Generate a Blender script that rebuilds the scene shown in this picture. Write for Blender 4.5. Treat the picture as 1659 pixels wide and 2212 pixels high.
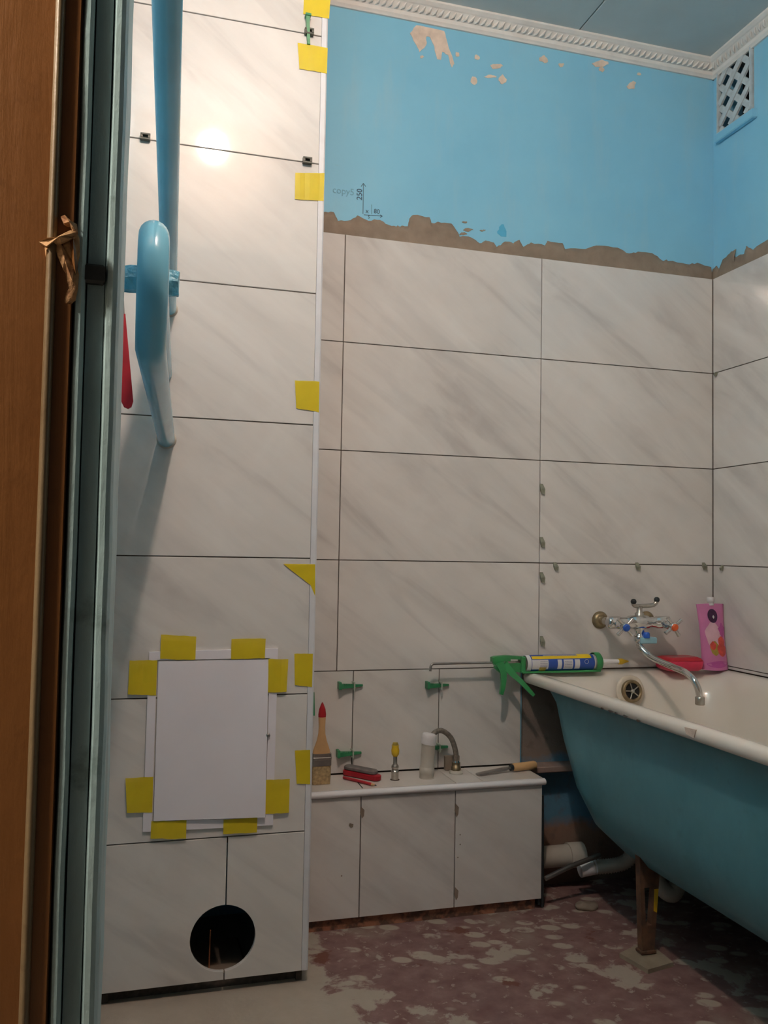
import bpy, math, random
from mathutils import Vector, Matrix, noise
random.seed(7)
for o in list(bpy.data.objects): bpy.data.objects.remove(o)
SC = bpy.context.scene; COL = SC.collection
# ------------------------------------------------------------------ camera, world, lamp, exposure
CAM = Vector((-.53036, -2.30070, .95038)); YAW, PITCH, ROLL, FPX = .277823, .0475768, .0175174, 1857.16
IW, IH = 1659., 2212.
_f = Vector((math.sin(YAW)*math.cos(PITCH), math.cos(YAW)*math.cos(PITCH), math.sin(PITCH)))
_r = Vector((math.cos(YAW), -math.sin(YAW), 0)); _u = _r.cross(_f)
CR = _r*math.cos(ROLL) + _u*math.sin(ROLL); CU = -_r*math.sin(ROLL) + _u*math.cos(ROLL); CF = _f
cd = bpy.data.cameras.new('camera'); cam = bpy.data.objects.new('camera', cd); COL.objects.link(cam)
cd.sensor_fit = 'HORIZONTAL'; cd.sensor_width = 36; cd.lens = 36*FPX/IW; cd.clip_start = .02
cam.matrix_world = Matrix(((CR.x, CU.x, -CF.x, CAM.x), (CR.y, CU.y, -CF.y, CAM.y), (CR.z, CU.z, -CF.z, CAM.z), (0, 0, 0, 1)))
SC.camera = cam
w = bpy.data.worlds.new('hallway_gloom'); SC.world = w; w.use_nodes = True
bg = w.node_tree.nodes['Background']; bg.inputs[0].default_value = (1.0, .90, .80, 1); bg.inputs[1].default_value = .045
SC.view_settings.view_transform = 'Standard'; SC.view_settings.look = 'None'
SC.view_settings.exposure = 0.0; SC.view_settings.gamma = 1.0; SC.view_settings.use_curve_mapping = False
LAMP = Vector((-.315, -1.545, 2.385)); LAMP_W = 560.0; LAMP_C = (1.02, .775, .645)

def ray(x, y): return CF + CR*((x-IW/2)/FPX) - CU*((y-IH/2)/FPX)
def at(ax, v, x, y):
    d = ray(x, y); t = (v-CAM[ax])/d[ax]; return CAM + d*t
YC = -.3923; YB = -.155; XR = 1.196; ZS = .349; T = .302; Z0 = 1.835; ZC = 2.535; XL = -.592; YF = -1.66
# ------------------------------------------------------------------ materials
MATS = {}
def N(nt, t, **k):
    n = nt.nodes.new(t)
    for a, b in k.items(): setattr(n, a, b)
    return n
def mat(name, c, rough=.5, metal=0., var=.08, scale=30., bump=0., alpha=1., spec=.5, c2=None, thr=None, trans=0., emit=None, coords='Object'):
    if name in MATS: return MATS[name]
    m = bpy.data.materials.new(name); m.use_nodes = True; nt = m.node_tree; b = nt.nodes['Principled BSDF']
    tc = N(nt, 'ShaderNodeTexCoord'); nz = N(nt, 'ShaderNodeTexNoise'); nz.inputs['Scale'].default_value = scale; nz.inputs['Detail'].default_value = 6
    nt.links.new(tc.outputs[coords], nz.inputs['Vector'])
    cr = N(nt, 'ShaderNodeValToRGB'); e = cr.color_ramp.elements
    lo = c2 if c2 else tuple(max(0, x*(1-var)) for x in c); hi = c if c2 else tuple(min(1, x*(1+var)) for x in c)
    e[0].color = (*lo, 1); e[1].color = (*hi, 1)
    e[0].position, e[1].position = thr if thr else (.3, .7)
    nt.links.new(nz.outputs['Fac'], cr.inputs['Fac']); nt.links.new(cr.outputs['Color'], b.inputs['Base Color'])
    b.inputs['Roughness'].default_value = rough; b.inputs['Metallic'].default_value = metal
    b.inputs['Specular IOR Level'].default_value = spec; b.inputs['Alpha'].default_value = alpha
    if trans: b.inputs['Transmission Weight'].default_value = trans
    if bump:
        bp = N(nt, 'ShaderNodeBump'); bp.inputs['Strength'].default_value = bump; bp.inputs['Distance'].default_value = .01
        nt.links.new(nz.outputs['Fac'], bp.inputs['Height']); nt.links.new(bp.outputs['Normal'], b.inputs['Normal'])
    if emit: b.inputs['Emission Color'].default_value = (*emit[0], 1); b.inputs['Emission Strength'].default_value = emit[1]
    MATS[name] = m; return m
def ramp(nt, fac, stops):
    cr = N(nt, 'ShaderNodeValToRGB'); el = cr.color_ramp.elements
    while len(el) < len(stops): el.new(.5)
    for e, (p, c) in zip(el, stops): e.position = p; e.color = (*c, 1)
    nt.links.new(fac, cr.inputs['Fac']); return cr.outputs['Color']
def mixc(nt, fac, a, b):
    mx = N(nt, 'ShaderNodeMix', data_type='RGBA')
    for s, v in ((0, fac), (6, a), (7, b)):
        if hasattr(v, 'links'): nt.links.new(v, mx.inputs[s])
        else: mx.inputs[s].default_value = v if s == 0 else (*v, 1)
    return mx.outputs[2]
def tex(nt, vec, scale, detail=5, rough=.5, dist=0.):
    nz = N(nt, 'ShaderNodeTexNoise'); nz.inputs['Scale'].default_value = scale; nz.inputs['Detail'].default_value = detail
    nz.inputs['Roughness'].default_value = rough; nz.inputs['Distortion'].default_value = dist
    nt.links.new(vec, nz.inputs['Vector']); return nz.outputs['Fac']
def rotv(nt, vec, rot):
    r = N(nt, 'ShaderNodeVectorRotate', rotation_type='EULER_XYZ'); r.inputs['Rotation'].default_value = rot; nt.links.new(vec, r.inputs['Vector']); return r.outputs[0]
def mapping(nt, vec, rot=(0, 0, 0), scale=(1, 1, 1), loc=(0, 0, 0)):
    mp = N(nt, 'ShaderNodeMapping', vector_type='POINT')
    if any(rot): vec = rotv(nt, vec, rot)
    mp.inputs['Scale'].default_value = scale
    mp.inputs['Location'].default_value = loc; nt.links.new(vec, mp.inputs['Vector']); return mp.outputs['Vector']
def mth(nt, op, a, b=0.):
    n = N(nt, 'ShaderNodeMath', operation=op)
    for s, v in ((0, a), (1, b)):
        if hasattr(v, 'links'): nt.links.new(v, n.inputs[s])
        else: n.inputs[s].default_value = v
    return n.outputs[0]
def newmat(name, rough, spec=.5):
    m = bpy.data.materials.new(name); m.use_nodes = True; nt = m.node_tree; b = nt.nodes['Principled BSDF']
    b.inputs['Roughness'].default_value = rough; b.inputs['Specular IOR Level'].default_value = spec
    tc = N(nt, 'ShaderNodeTexCoord'); MATS[name] = m; return m, nt, b, tc.outputs['Object']
def bumpin(nt, b, h, s, d=.01):
    bp = N(nt, 'ShaderNodeBump'); bp.inputs['Strength'].default_value = s; bp.inputs['Distance'].default_value = d
    nt.links.new(h, bp.inputs['Height']); nt.links.new(bp.outputs['Normal'], b.inputs['Normal'])
def tile_material():
    m, nt, b, v = newmat('marbled_tile', .055)
    oi = N(nt, 'ShaderNodeObjectInfo'); cx = N(nt, 'ShaderNodeCombineXYZ')
    for i, k in enumerate((17., 29., 41.)): nt.links.new(mth(nt, 'MULTIPLY', oi.outputs['Random'], k), cx.inputs[i])
    ad = N(nt, 'ShaderNodeVectorMath', operation='ADD'); nt.links.new(v, ad.inputs[0]); nt.links.new(cx.outputs[0], ad.inputs[1])
    v = ad.outputs[0]
    s1 = tex(nt, mapping(nt, v, (0, 0, .62), (1.3, 6.5, 1)), 1.5, 5, .55, .5)
    s2 = tex(nt, mapping(nt, v, (0, 0, .66), (1.2, 8, 1)), 1.6, 4, .5, .9)
    cl = tex(nt, v, 4.5, 5, .6, .4)
    c = ramp(nt, s1, [(.30, (.57, .55, .535)), (.45, (.70, .68, .655)), (.58, (.745, .725, .70)), (.70, (.78, .765, .74))])
    c = mixc(nt, ramp(nt, s2, [(.33, (.35,)*3), (.46, (0,)*3)]), c, (.56, .545, .535))
    c = mixc(nt, ramp(nt, cl, [(.5, (0,)*3), (.72, (.4,)*3)]), c, (.84, .825, .80))
    nt.links.new(c, b.inputs['Base Color']); bumpin(nt, b, cl, .012, .01); return m
def blue_wall():
    m, nt, b, v = newmat('light_blue_wall_paint', .42, .4)
    n1 = tex(nt, v, 2.2, 6, .6); n2 = tex(nt, v, 9, 8, .7, .6); n3 = tex(nt, mapping(nt, v, (0, 0, 0), (6, 6, 1.1)), 3.5, 5, .6)
    c = ramp(nt, n1, [(.3, (.235, .575, .80)), (.7, (.285, .645, .86))])
    c = mixc(nt, ramp(nt, n3, [(.52, (0,)*3), (.8, (.35,)*3)]), c, (.42, .63, .74))
    c = mixc(nt, ramp(nt, n2, [(.66, (0,)*3), (.78, (.5,)*3)]), c, (.30, .50, .60))
    nt.links.new(c, b.inputs['Base Color']); bumpin(nt, b, n2, .12, .006); return m
def floor_mat():
    m, nt, b, v = newmat('worn_maroon_floor_paint', .62, .35)
    sx = N(nt, 'ShaderNodeSeparateXYZ'); nt.links.new(v, sx.inputs[0])
    n1 = tex(nt, v, 7, 8, .62, .3); n2 = tex(nt, v, 21, 6, .55); n3 = tex(nt, v, 3.2, 5, .6); n4 = tex(nt, v, 70, 4)
    vo = N(nt, 'ShaderNodeTexVoronoi'); vo.inputs['Scale'].default_value = 15; nt.links.new(mapping(nt, v, (0, 0, .4), (.75, 1.25, 1)), vo.inputs['Vector'])
    c = ramp(nt, n2, [(.3, (.17, .088, .082)), (.55, (.225, .135, .125)), (.75, (.30, .20, .18))])
    c = mixc(nt, ramp(nt, n3, [(.56, (0,)*3), (.66, (.75,)*3)]), c, (.30, .245, .205))
    spot = mth(nt, 'MULTIPLY', ramp(nt, vo.outputs['Distance'], [(.26, (1,)*3), (.33, (0,)*3)]), ramp(nt, n1, [(.43, (0,)*3), (.48, (1,)*3)]))
    c = mixc(nt, spot, c, (.42, .365, .30))
    c = mixc(nt, ramp(nt, n1, [(.575, (0,)*3), (.605, (1,)*3)]), c, (.40, .345, .29))
    n5 = tex(nt, mapping(nt, v, (0, 0, 0), (1, 1, 1), (3.3, 1.7, 0)), 5.5, 6, .6); n6 = tex(nt, v, 34, 5, .6, .4)
    c = mixc(nt, ramp(nt, n6, [(.60, (0,)*3), (.64, (.9,)*3)]), c, (.36, .29, .245))
    c = mixc(nt, ramp(nt, n5, [(.63, (0,)*3), (.65, (1,)*3)]), c, (.16, .06, .04))
    edge = mth(nt, 'ADD', mth(nt, 'MULTIPLY', sx.outputs[0], -4.2), mth(nt, 'MULTIPLY', mth(nt, 'SUBTRACT', n1, .5), 3.2))
    c = mixc(nt, ramp(nt, mth(nt, 'ADD', edge, -.12), [(.0, (0,)*3), (.14, (1,)*3)]), c, mixc(nt, n2, (.36, .31, .255), (.47, .42, .35)))
    nt.links.new(c, b.inputs['Base Color']); bumpin(nt, b, mth(nt, 'ADD', n1, mth(nt, 'MULTIPLY', n4, .3)), .5, .006); return m
def lower_wall():
    m, nt, b, v = newmat('rough_wall_under_bath', .8, .2)
    sx = N(nt, 'ShaderNodeSeparateXYZ'); nt.links.new(v, sx.inputs[0]); n1 = tex(nt, v, 8, 7, .6); n2 = tex(nt, v, 30, 5)
    z = mth(nt, 'ADD', sx.outputs[2], mth(nt, 'MULTIPLY', mth(nt, 'SUBTRACT', n1, .5), .12))
    c = ramp(nt, z, [(.0, (.20, .15, .12)), (.155, (.30, .19, .14)), (.19, (.10, .24, .36)), (.34, (.12, .28, .42)), (.375, (.25, .20, .17)), (.55, (.22, .18, .155))])
    c = mixc(nt, ramp(nt, n2, [(.55, (0,)*3), (.7, (.5,)*3)]), c, (.15, .11, .09))
    nt.links.new(c, b.inputs['Base Color']); bumpin(nt, b, n1, .6, .02); return m
def streaked(name, c1, c2, c3, rough, bump=.3, sx_=28., sz=2.2):
    m, nt, b, v = newmat(name, rough, .4)
    n1 = tex(nt, mapping(nt, v, (0, 0, 0), (sx_, sx_, sz)), 1.4, 7, .65, .4); n2 = tex(nt, v, 26, 6, .6); n3 = tex(nt, mapping(nt, v, (0, 0, 0), (9, 9, 2)), 1.6, 5)
    c = ramp(nt, n1, [(.3, c1), (.7, c2)]); c = mixc(nt, ramp(nt, n2, [(.60, (0,)*3), (.72, (.8,)*3)]), c, c3)
    c = mixc(nt, ramp(nt, n3, [(.55, (0,)*3), (.7, (.6,)*3)]), c, c3)
    nt.links.new(c, b.inputs['Base Color']); bumpin(nt, b, mth(nt, 'ADD', n1, n2), bump, .004); return m
M_tile = tile_material(); M_blue = blue_wall(); M_floor = floor_mat(); M_low = lower_wall()
M_brown = streaked('brown_door_casing_paint', (.155, .064, .017), (.18, .08, .024), (.115, .047, .012), .36, .25)
M_bead = streaked('rubbed_cream_bead', (.15, .115, .065), (.20, .155, .09), (.09, .055, .022), .4, .3)
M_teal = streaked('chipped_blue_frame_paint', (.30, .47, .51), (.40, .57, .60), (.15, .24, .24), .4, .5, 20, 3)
M_tealdark = streaked('darker_blue_frame_groove', (.21, .33, .37), (.27, .40, .43), (.09, .14, .13), .5, .6, 14, 3)  # frame blue set darker in the groove than on the strips
M_bathblue = streaked('blue_green_bath_paint', (.085, .27, .325), (.11, .32, .385), (.085, .26, .30), .38, .12, 6, 4)
M_rail = mat('thick_blue_pipe_paint', (.22, .56, .73), .16, var=.07, scale=9, bump=.06)
M_weld = mat('lumpy_blue_bracket_paint', (.15, .48, .64), .3, var=.3, scale=60, bump=.7)
M_grout = mat('dark_joint', (.085, .068, .055), .9, var=.3, scale=80)
M_cement = mat('grey_brown_tile_adhesive', (.27, .215, .165), .85, var=.14, scale=28, bump=.35)
M_wallplaster = mat('grey_beige_wall_plaster', (.52, .45, .38), .9, var=.1, scale=12)
M_plaster = mat('bare_pale_plaster', (.76, .63, .53), .85, var=.14, scale=40, bump=.3)
M_base = mat('reddish_rubble_base', (.38, .17, .10), .9, c2=(.13, .075, .055), thr=(.42, .58), scale=45, bump=.8)
M_white = mat('white_plastic', (.80, .80, .82), .3, var=.03, scale=12)
M_vent = mat('dusty_grey_blue_vent_plastic', (.55, .63, .66), .5, var=.15, scale=40)
M_hatch = mat('white_hatch_plastic', (.84, .82, .88), .42, var=.03, scale=6)
M_trim = mat('white_corner_profile', (.70, .72, .76), .3, var=.04)
M_cornice = mat('white_foam_moulding', (.82, .80, .76), .7, var=.06, scale=20)
M_ceil = mat('pale_grey_ceiling_tile', (.60, .65, .65), .75, var=.07, scale=5)
M_tape = mat('yellow_masking_tape', (.84, .66, .02), .45, var=.06, scale=25, alpha=.74)
M_black = mat('black_void', (.012, .012, .012), .9)
M_enamel = mat('white_bath_enamel', (.80, .76, .69), .14, var=.04, scale=4)
M_enameledge = mat('chipped_dark_enamel_edge', (.10, .085, .075), .7, var=.5, scale=60)
M_chrome = mat('chrome', (.68, .67, .66), .12, 1., var=.04)
M_dull = mat('limescaled_chrome', (.52, .49, .44), .3, 1., var=.15, scale=60)
M_rust = mat('rusty_cast_iron', (.19, .095, .05), .75, .2, c2=(.075, .045, .032), scale=40, bump=.4)
M_green = mat('green_plastic', (.035, .27, .085), .35, var=.1)
M_wedge = mat('green_wedge_plastic', (.04, .25, .11), .4, var=.12)
M_clip = mat('dark_grey_clip_plastic', (.075, .08, .065), .5, var=.2)
M_stub = mat('murky_green_clip_stub', (.24, .25, .19), .5, var=.25, scale=90)
M_clipwhite = mat('cloudy_clip_plastic', (.42, .48, .40), .35, var=.1)
M_wood = mat('pale_handle_wood', (.64, .40, .19), .45, var=.14, scale=14)
M_red = mat('dark_red_paint', (.36, .012, .022), .35, var=.1)
M_redpl = mat('red_plastic', (.50, .02, .035), .3, var=.08)
M_pinkred = mat('raspberry_plastic', (.62, .03, .085), .3, var=.1)
M_grey = mat('dusty_grey_rubber', (.17, .155, .15), .7, var=.25, scale=60)
M_bristle = mat('beige_bristle', (.42, .31, .16), .8, var=.35, scale=120)
M_yellow = mat('yellow_plastic', (.76, .50, .025), .4, var=.12)
M_pvc = mat('greyish_white_pvc', (.52, .49, .43), .5, var=.08, scale=20)
M_rag = mat('white_tape_wrap', (.74, .73, .74), .6, var=.1, scale=40)
M_hose = mat('braided_grey_hose', (.23, .205, .175), .45, .35, var=.3, scale=140)
M_brass = mat('tarnished_brass', (.30, .235, .14), .4, .8, var=.25, scale=50)
M_bluepl = mat('blue_plastic', (.02, .11, .52), .35, var=.1)
M_steel = mat('dull_steel', (.38, .36, .34), .35, .9, var=.15)
M_darkmetal = mat('dark_metal', (.035, .045, .05), .5, .4, var=.3)
M_torn = mat('torn_raw_wood', (.52, .33, .16), .8, c2=(.20, .09, .035), thr=(.35, .6), scale=60, bump=.6)
M_pink = mat('pink_pouch_film', (.60, .20, .42), .28, var=.1, scale=14)
M_pinkpale = mat('pale_pink_pouch_print', (.74, .47, .56), .3, var=.12, scale=30)
M_magenta = mat('magenta_pouch_print', (.50, .10, .36), .3, var=.1)
M_emblem = mat('dark_plum_emblem', (.075, .03, .085), .15, .3, var=.3, scale=60)
M_fruit = mat('red_fruit_print', (.62, .075, .055), .35, var=.25, scale=60)
M_leaf = mat('olive_leaf_print', (.36, .27, .05), .4, var=.3, scale=60)
M_labelwhite = mat('label_white_print', (.64, .64, .66), .4, var=.05)
M_labelblue = mat('label_blue_print', (.016, .07, .36), .35, var=.08)
M_labelyellow = mat('label_yellow_print', (.85, .60, .012), .35, var=.05)
M_labelgrey = mat('label_small_text_grey', (.30, .32, .42), .4, var=.3, scale=300)
M_orange = mat('orange_red_dot', (.80, .13, .03), .35, var=.08)
M_lightblue = mat('light_blue_plastic', (.28, .52, .62), .4, var=.08)
M_mark = mat('pencil_line', (.055, .10, .17), .8, var=.2)
M_markfaint = mat('faint_pencil_line', (.19, .43, .60), .8, var=.1)
M_pad = mat('scrap_wood_pad', (.29, .245, .18), .8, var=.2, scale=25, bump=.3)
M_batten = mat('pinkish_batten', (.30, .22, .19), .8, var=.2, scale=25)
M_wire = mat('copper_wire', (.45, .17, .08), .5, .3, var=.2)
M_bulb = mat('glowing_bulb', (1, .9, .8), .5, emit=(LAMP_C, LAMP_W))
M_tilewhite = mat('white_shelf_tile', (.70, .665, .62), .15, var=.06, scale=9)
# ------------------------------------------------------------------ mesh helpers
class MB:
    def __init__(s): s.v = []; s.f = []; s.sm = []
    def add(s, vs, fs, smooth=False):
        o = len(s.v); s.v += [Vector(v) for v in vs]; s.f += [tuple(i+o for i in f) for f in fs]; s.sm += [smooth]*len(fs); return s
    def box(s, a, b, bev=0.):
        (x0, y0, z0), (x1, y1, z1) = a, b
        if not bev:
            return s.add([(x0,y0,z0),(x1,y0,z0),(x1,y1,z0),(x0,y1,z0),(x0,y0,z1),(x1,y0,z1),(x1,y1,z1),(x0,y1,z1)],
                [(0,3,2,1),(4,5,6,7),(0,1,5,4),(1,2,6,5),(2,3,7,6),(3,0,4,7)])
        e = bev; R = lambda i, z: [(x0+i,y0+i,z),(x1-i,y0+i,z),(x1-i,y1-i,z),(x0+i,y1-i,z)]
        return s.loft([R(e, z0), R(0, z0+e), R(0, z1-e), R(e, z1)], True)
    def loft(s, rings, caps=False, smooth=False, closed=True):
        n = len(rings[0]); vs = [p for r in rings for p in r]; fs = []
        for i in range(len(rings)-1):
            for j in range(n if closed else n-1):
                k = (j+1) % n; fs.append((i*n+j, i*n+k, (i+1)*n+k, (i+1)*n+j))
        s.add(vs, fs, smooth)
        if caps:
            s.add(rings[0], [tuple(reversed(range(n)))]); s.add(rings[-1], [tuple(range(n))])
        return s
    def prism(s, pts, d, caps=True):            # planar polygon pts (3D), extruded by vector d
        d = Vector(d); a = [Vector(p) for p in pts]; b = [p+d for p in a]; n = len(a)
        nrm = sum(((a[i]-a[0]).cross(a[(i+1) % n]-a[0]) for i in range(1, n-1)), Vector())
        if nrm.dot(d) > 0: a.reverse(); b.reverse()
        s.add(a+b, [tuple(range(n)), tuple(range(2*n-1, n-1, -1))] + [(i, i+n, (i+1) % n+n, (i+1) % n) for i in range(n)]); return s
    def tube(s, pts, rad, n=16, caps=True):
        P = [Vector(p) for p in pts]; R = rad if hasattr(rad, '__len__') else [rad]*len(P); rings = []; up = None
        for i, p in enumerate(P):
            t = (P[min(i+1, len(P)-1)]-P[max(i-1, 0)]).normalized()
            if up is None: up = t.orthogonal().normalized()
            up = (up - t*up.dot(t)).normalized(); sd = t.cross(up)
            rings.append([p + (up*math.cos(2*math.pi*k/n) + sd*math.sin(2*math.pi*k/n))*R[i] for k in range(n)])
        return s.loft(rings, caps, True)
    def lathe(s, base, axis, prof, n=24, caps=True):   # prof: (r, h) along axis
        a = Vector(axis).normalized(); b = Vector(base)
        u = a.orthogonal().normalized(); w_ = a.cross(u)
        rings = [[b + a*h + (u*math.cos(2*math.pi*k/n) + w_*math.sin(2*math.pi*k/n))*max(r, 1e-5) for k in range(n)] for r, h in prof]
        return s.loft(rings, caps, True)
    def ball(s, c, r, n=14):
        r3 = Vector(r) if hasattr(r, '__len__') else Vector((r, r, r)); c = Vector(c); rings = []
        for i in range(1, n):
            th = math.pi*i/n
            rings.append([c + Vector((r3.x*math.sin(th)*math.cos(2*math.pi*k/(2*n)), r3.y*math.sin(th)*math.sin(2*math.pi*k/(2*n)), -r3.z*math.cos(th))) for k in range(2*n)])
        return s.loft(rings, True, True)
    def jitter(s, a, sc=30):
        for v in s.v: v += noise.noise_vector(v*sc)*a
        return s
    def center(s):
        xs = [v.x for v in s.v]; ys = [v.y for v in s.v]; zs = [v.z for v in s.v]
        return Vector(((min(xs)+max(xs))/2, (min(ys)+max(ys))/2, min(zs)))
    def build(s, name, m, parent=None, origin=None):
        if parent is not None: origin = Vector(parent.get('_o', (0, 0, 0)))
        if origin is None: origin = s.center()
        me = bpy.data.meshes.new(name); me.from_pydata([v-origin for v in s.v], [], s.f); me.materials.append(m)
        me.polygons.foreach_set('use_smooth', s.sm); me.update()
        o = bpy.data.objects.new(name, me); COL.objects.link(o)
        if parent is None: o.location = origin
        else: o.parent = parent
        o['_o'] = tuple(origin); return o
def tag(o, label, cat, group=None):
    o['label'] = label; o['category'] = cat
    if group: o['group'] = group
    return o
def thing(name, label, cat, loc, group=None):
    o = bpy.data.objects.new(name, None); COL.objects.link(o); o.location = loc; o.empty_display_size = .02; o['_o'] = tuple(loc)
    return tag(o, label, cat, group)
def struct(o, label, cat):
    o['kind'] = 'structure'; return tag(o, label, cat)
Z3 = Vector((0, 0, 0))
def bez(p0, p1, p2, p3, n=12):
    out = []
    for i in range(n+1):
        t = i/n; out.append(Vector(p0)*(1-t)**3 + Vector(p1)*3*t*(1-t)**2 + Vector(p2)*3*t*t*(1-t) + Vector(p3)*t**3)
    return out
def smooth_path(pts, n=8):
    P = [Vector(p) for p in pts]; out = []
    for i in range(len(P)-1):
        a, b, c, d = P[max(i-1, 0)], P[i], P[i+1], P[min(i+2, len(P)-1)]
        for k in range(n):
            t = k/n; out.append(.5*((2*b)+(c-a)*t+(2*a-5*b+4*c-d)*t*t+(3*b-a-3*c+d)*t**3))
    return out+[P[-1]]
def rrect(x0, x1, y0, y1, r, z, n=8):
    out = []
    for cx, cy, a0 in ((x1-r, y1-r, 0), (x0+r, y1-r, 90), (x0+r, y0+r, 180), (x1-r, y0+r, 270)):
        for k in range(n+1):
            a = math.radians(a0+90*k/n); out.append((cx+r*math.cos(a), cy+r*math.sin(a), z))
    return out
PLANES = {'back': ((1,0,0),(0,0,1),(0,-1,0)), 'right': ((0,-1,0),(0,0,1),(-1,0,0)), 'top': ((1,0,0),(0,1,0),(0,0,1))}
def tile(parent, plane, origin, outline, th=.009, m=None, name='tile', bev=.0009):
    """a slab whose face lies in a wall plane; outline is 2D (u,v), anticlockwise, relative to origin"""
    u, v, n = (Vector(a) for a in PLANES[plane])
    cx = sum(p[0] for p in outline)/len(outline); cy = sum(p[1] for p in outline)/len(outline)
    O = [Vector((p[0]-cx, p[1]-cy)) for p in outline]; k = len(O); I = []
    for i in range(k):
        e1 = (O[i]-O[i-1]).normalized(); e2 = (O[(i+1) % k]-O[i]).normalized()
        nn = Vector((-(e1.y+e2.y), e1.x+e2.x)); nn = nn.normalized() if nn.length > 1e-6 else Vector((-e1.y, e1.x)); I.append(O[i]+nn*bev*1.2)
    mb = MB(); L = lambda P_, z: [(p.x, p.y, z) for p in P_]
    mb.loft([L(O, -th), L(O, -bev), L(I, 0)], True)
    me = bpy.data.meshes.new(name); me.from_pydata(mb.v, [], mb.f); me.materials.append(m or M_tile); me.update()
    o = bpy.data.objects.new(name, me); COL.objects.link(o); o.parent = parent
    w_ = Vector(origin)+u*cx+v*cy
    o.matrix_local = Matrix(((u.x, v.x, n.x, w_.x), (u.y, v.y, n.y, w_.y), (u.z, v.z, n.z, w_.z), (0, 0, 0, 1)))
    return o
def rect(a, b, c, d): return [(a, c), (b, c), (b, d), (a, d)]
J = .0012   # half joint
# ------------------------------------------------------------------ the setting
fl = MB().box((-1.6, -4.2, -.08), (1.5, .012, 0)).build('floor', M_floor, None, Z3)
struct(fl, 'worn maroon painted concrete floor with cement patches', 'floor')
ce = MB().box((XL-.1, YF-.02, ZC+.012), (1.35, .15, ZC+.1)).build('ceiling', M_ceil, None, Z3)
struct(ce, 'pale grey ceiling of large square foam tiles', 'ceiling')
xs = [XL, -.297, .203, .703, 1.208]; ys = [.012, -.50, -1.0, -1.5, YF]
for i in range(4):
    for j in range(4):
        MB().box((xs[i]+.0015, ys[j+1]+.0015, ZC), (xs[i+1]-.0015, ys[j]-.0015, ZC+.012), .002).build('ceiling_tile', M_ceil, ce)
# back wall
wb = MB().box((XL-.1, .012, 0), (1.30, .15, ZC)).build('wall_back', M_blue, None, Z3)
struct(wb, 'light blue painted back wall, tiled with grey marbled tiles below', 'wall')
MB().box((.555, .004, 0), (1.208, .012, .62)).build('bare_wall', M_low, wb)
zb = Z0-4*T
MB().box((-.158, .005, .34), (.5465, .0115, zb)).build('mortar', M_grout, wb)
MB().box((-.158, .005, zb), (XR+.01, .0115, Z0-.001)).build('mortar', M_grout, wb)
colsX = [-.155, 0, .602, XR]
for r in range(4):
    for c in range(3):
        tile(wb, 'back', (0, 0, 0), rect(colsX[c]+J, colsX[c+1]-J, .619 if (r, c) == (3, 2) else Z0-(r+1)*T+J, Z0-r*T-(J if r else 0)))
for a, b in ((-.155, .047), (.047, .296), (.296, .5475)):
    tile(wb, 'back', (0, 0, 0), rect(a+J, b-J, ZS+.003, zb-J))
tile(wb, 'back', (0, .004, 0), rect(.552, .602-J, .52, zb-J)) if False else None
# right wall
wr = MB().box((1.208, YF, 0), (1.34, .15, 2.295)).box((1.208, YF, 2.295), (1.34, -.178, ZC)).box((1.208, -.012, 2.295), (1.34, .15, ZC)).build('wall_right', M_blue, None, Z3)
struct(wr, 'light blue painted wall beside the bathtub with vent opening', 'wall')
MB().box((1.30, -.178, 2.295), (1.34, -.012, ZC)).build('vent_shaft', M_black, wr)
MB().box((1.2005, YF+.02, .60), (1.2075, .0, Z0-.001)).build('mortar', M_grout, wr)
for r in range(5):
    for c, (a, b) in enumerate(((0, .602), (.602, 1.204), (1.204, 1.64))):
        tile(wr, 'right', (XR, 0, 0), rect(a+J, b-J, max(.618, Z0-(r+1)*T+J), Z0-r*T-(J if r else 0)))
# left and front wall
wl = MB().box((XL-.1, YF, 0), (XL, .012, ZC)).build('wall_left', M_blue, None, Z3)
struct(wl, 'light blue painted wall behind the towel rail', 'wall')
fr = MB().box((XL-.1, YF-.10, 2.06), (1.34, YF, ZC+.1)).box((.30, YF-.10, 0), (1.34, YF, 2.06)).box((-1.5, YF-.10, 0), (XL-.02, YF, 2.06)).box((-1.5, YF-.10, 2.06), (XL-.1, YF, ZC+.1))
wf = fr.build('wall_front', M_wallplaster, None, Z3); struct(wf, 'bare plastered wall around the doorway', 'wall')
wh = MB().box((-1.6, -4.2, 0), (-1.5, YF, ZC+.1)).build('wall_hallway', M_wallplaster, None, Z3); struct(wh, 'plain plastered hallway wall beside the doorway', 'wall')
# column
cl = MB().box((-.577, YC+.0105, .315), (-.152, .0, ZC)).box((-.577, YC+.02, 0), (-.562, .0, .315)).box((-.165, YC+.02, 0), (-.152, .0, .315)).box((-.562, YC+.03, .0), (-.165, YC+.045, .022))
wc = cl.build('wall_column', M_grout, None, Z3); struct(wc, 'boxed-in pipe column clad with large grey marbled tiles', 'wall')
MB().box((-.577, YC+.005, .33), (-.158, YC+.0105, ZC)).build('mortar', M_grout, wc)
MB().box((-.150, YC+.002, .028), (-.142, -.002, ZC)).build('side_cladding', M_trim, wc)
Zc0 = 2.1431; cx0, cx1 = -.577, -.1565
for r in range(-1, 6):
    top = min(ZC, Zc0-r*T-J); bot = Zc0-(r+1)*T+J
    tile(wc, 'back', (0, YC, 0), rect(cx0, cx1, bot, top))
hc = Vector((-.3295, .117)); hr = .0695; jx = -.325
zt, zo = Zc0-6*T-J, Zc0-7*T
def arc(a0, a1, n=26): return [(hc.x+hr*math.cos(math.radians(a0+(a1-a0)*i/n)), hc.y+hr*math.sin(math.radians(a0+(a1-a0)*i/n))) for i in range(n+1)]
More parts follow.
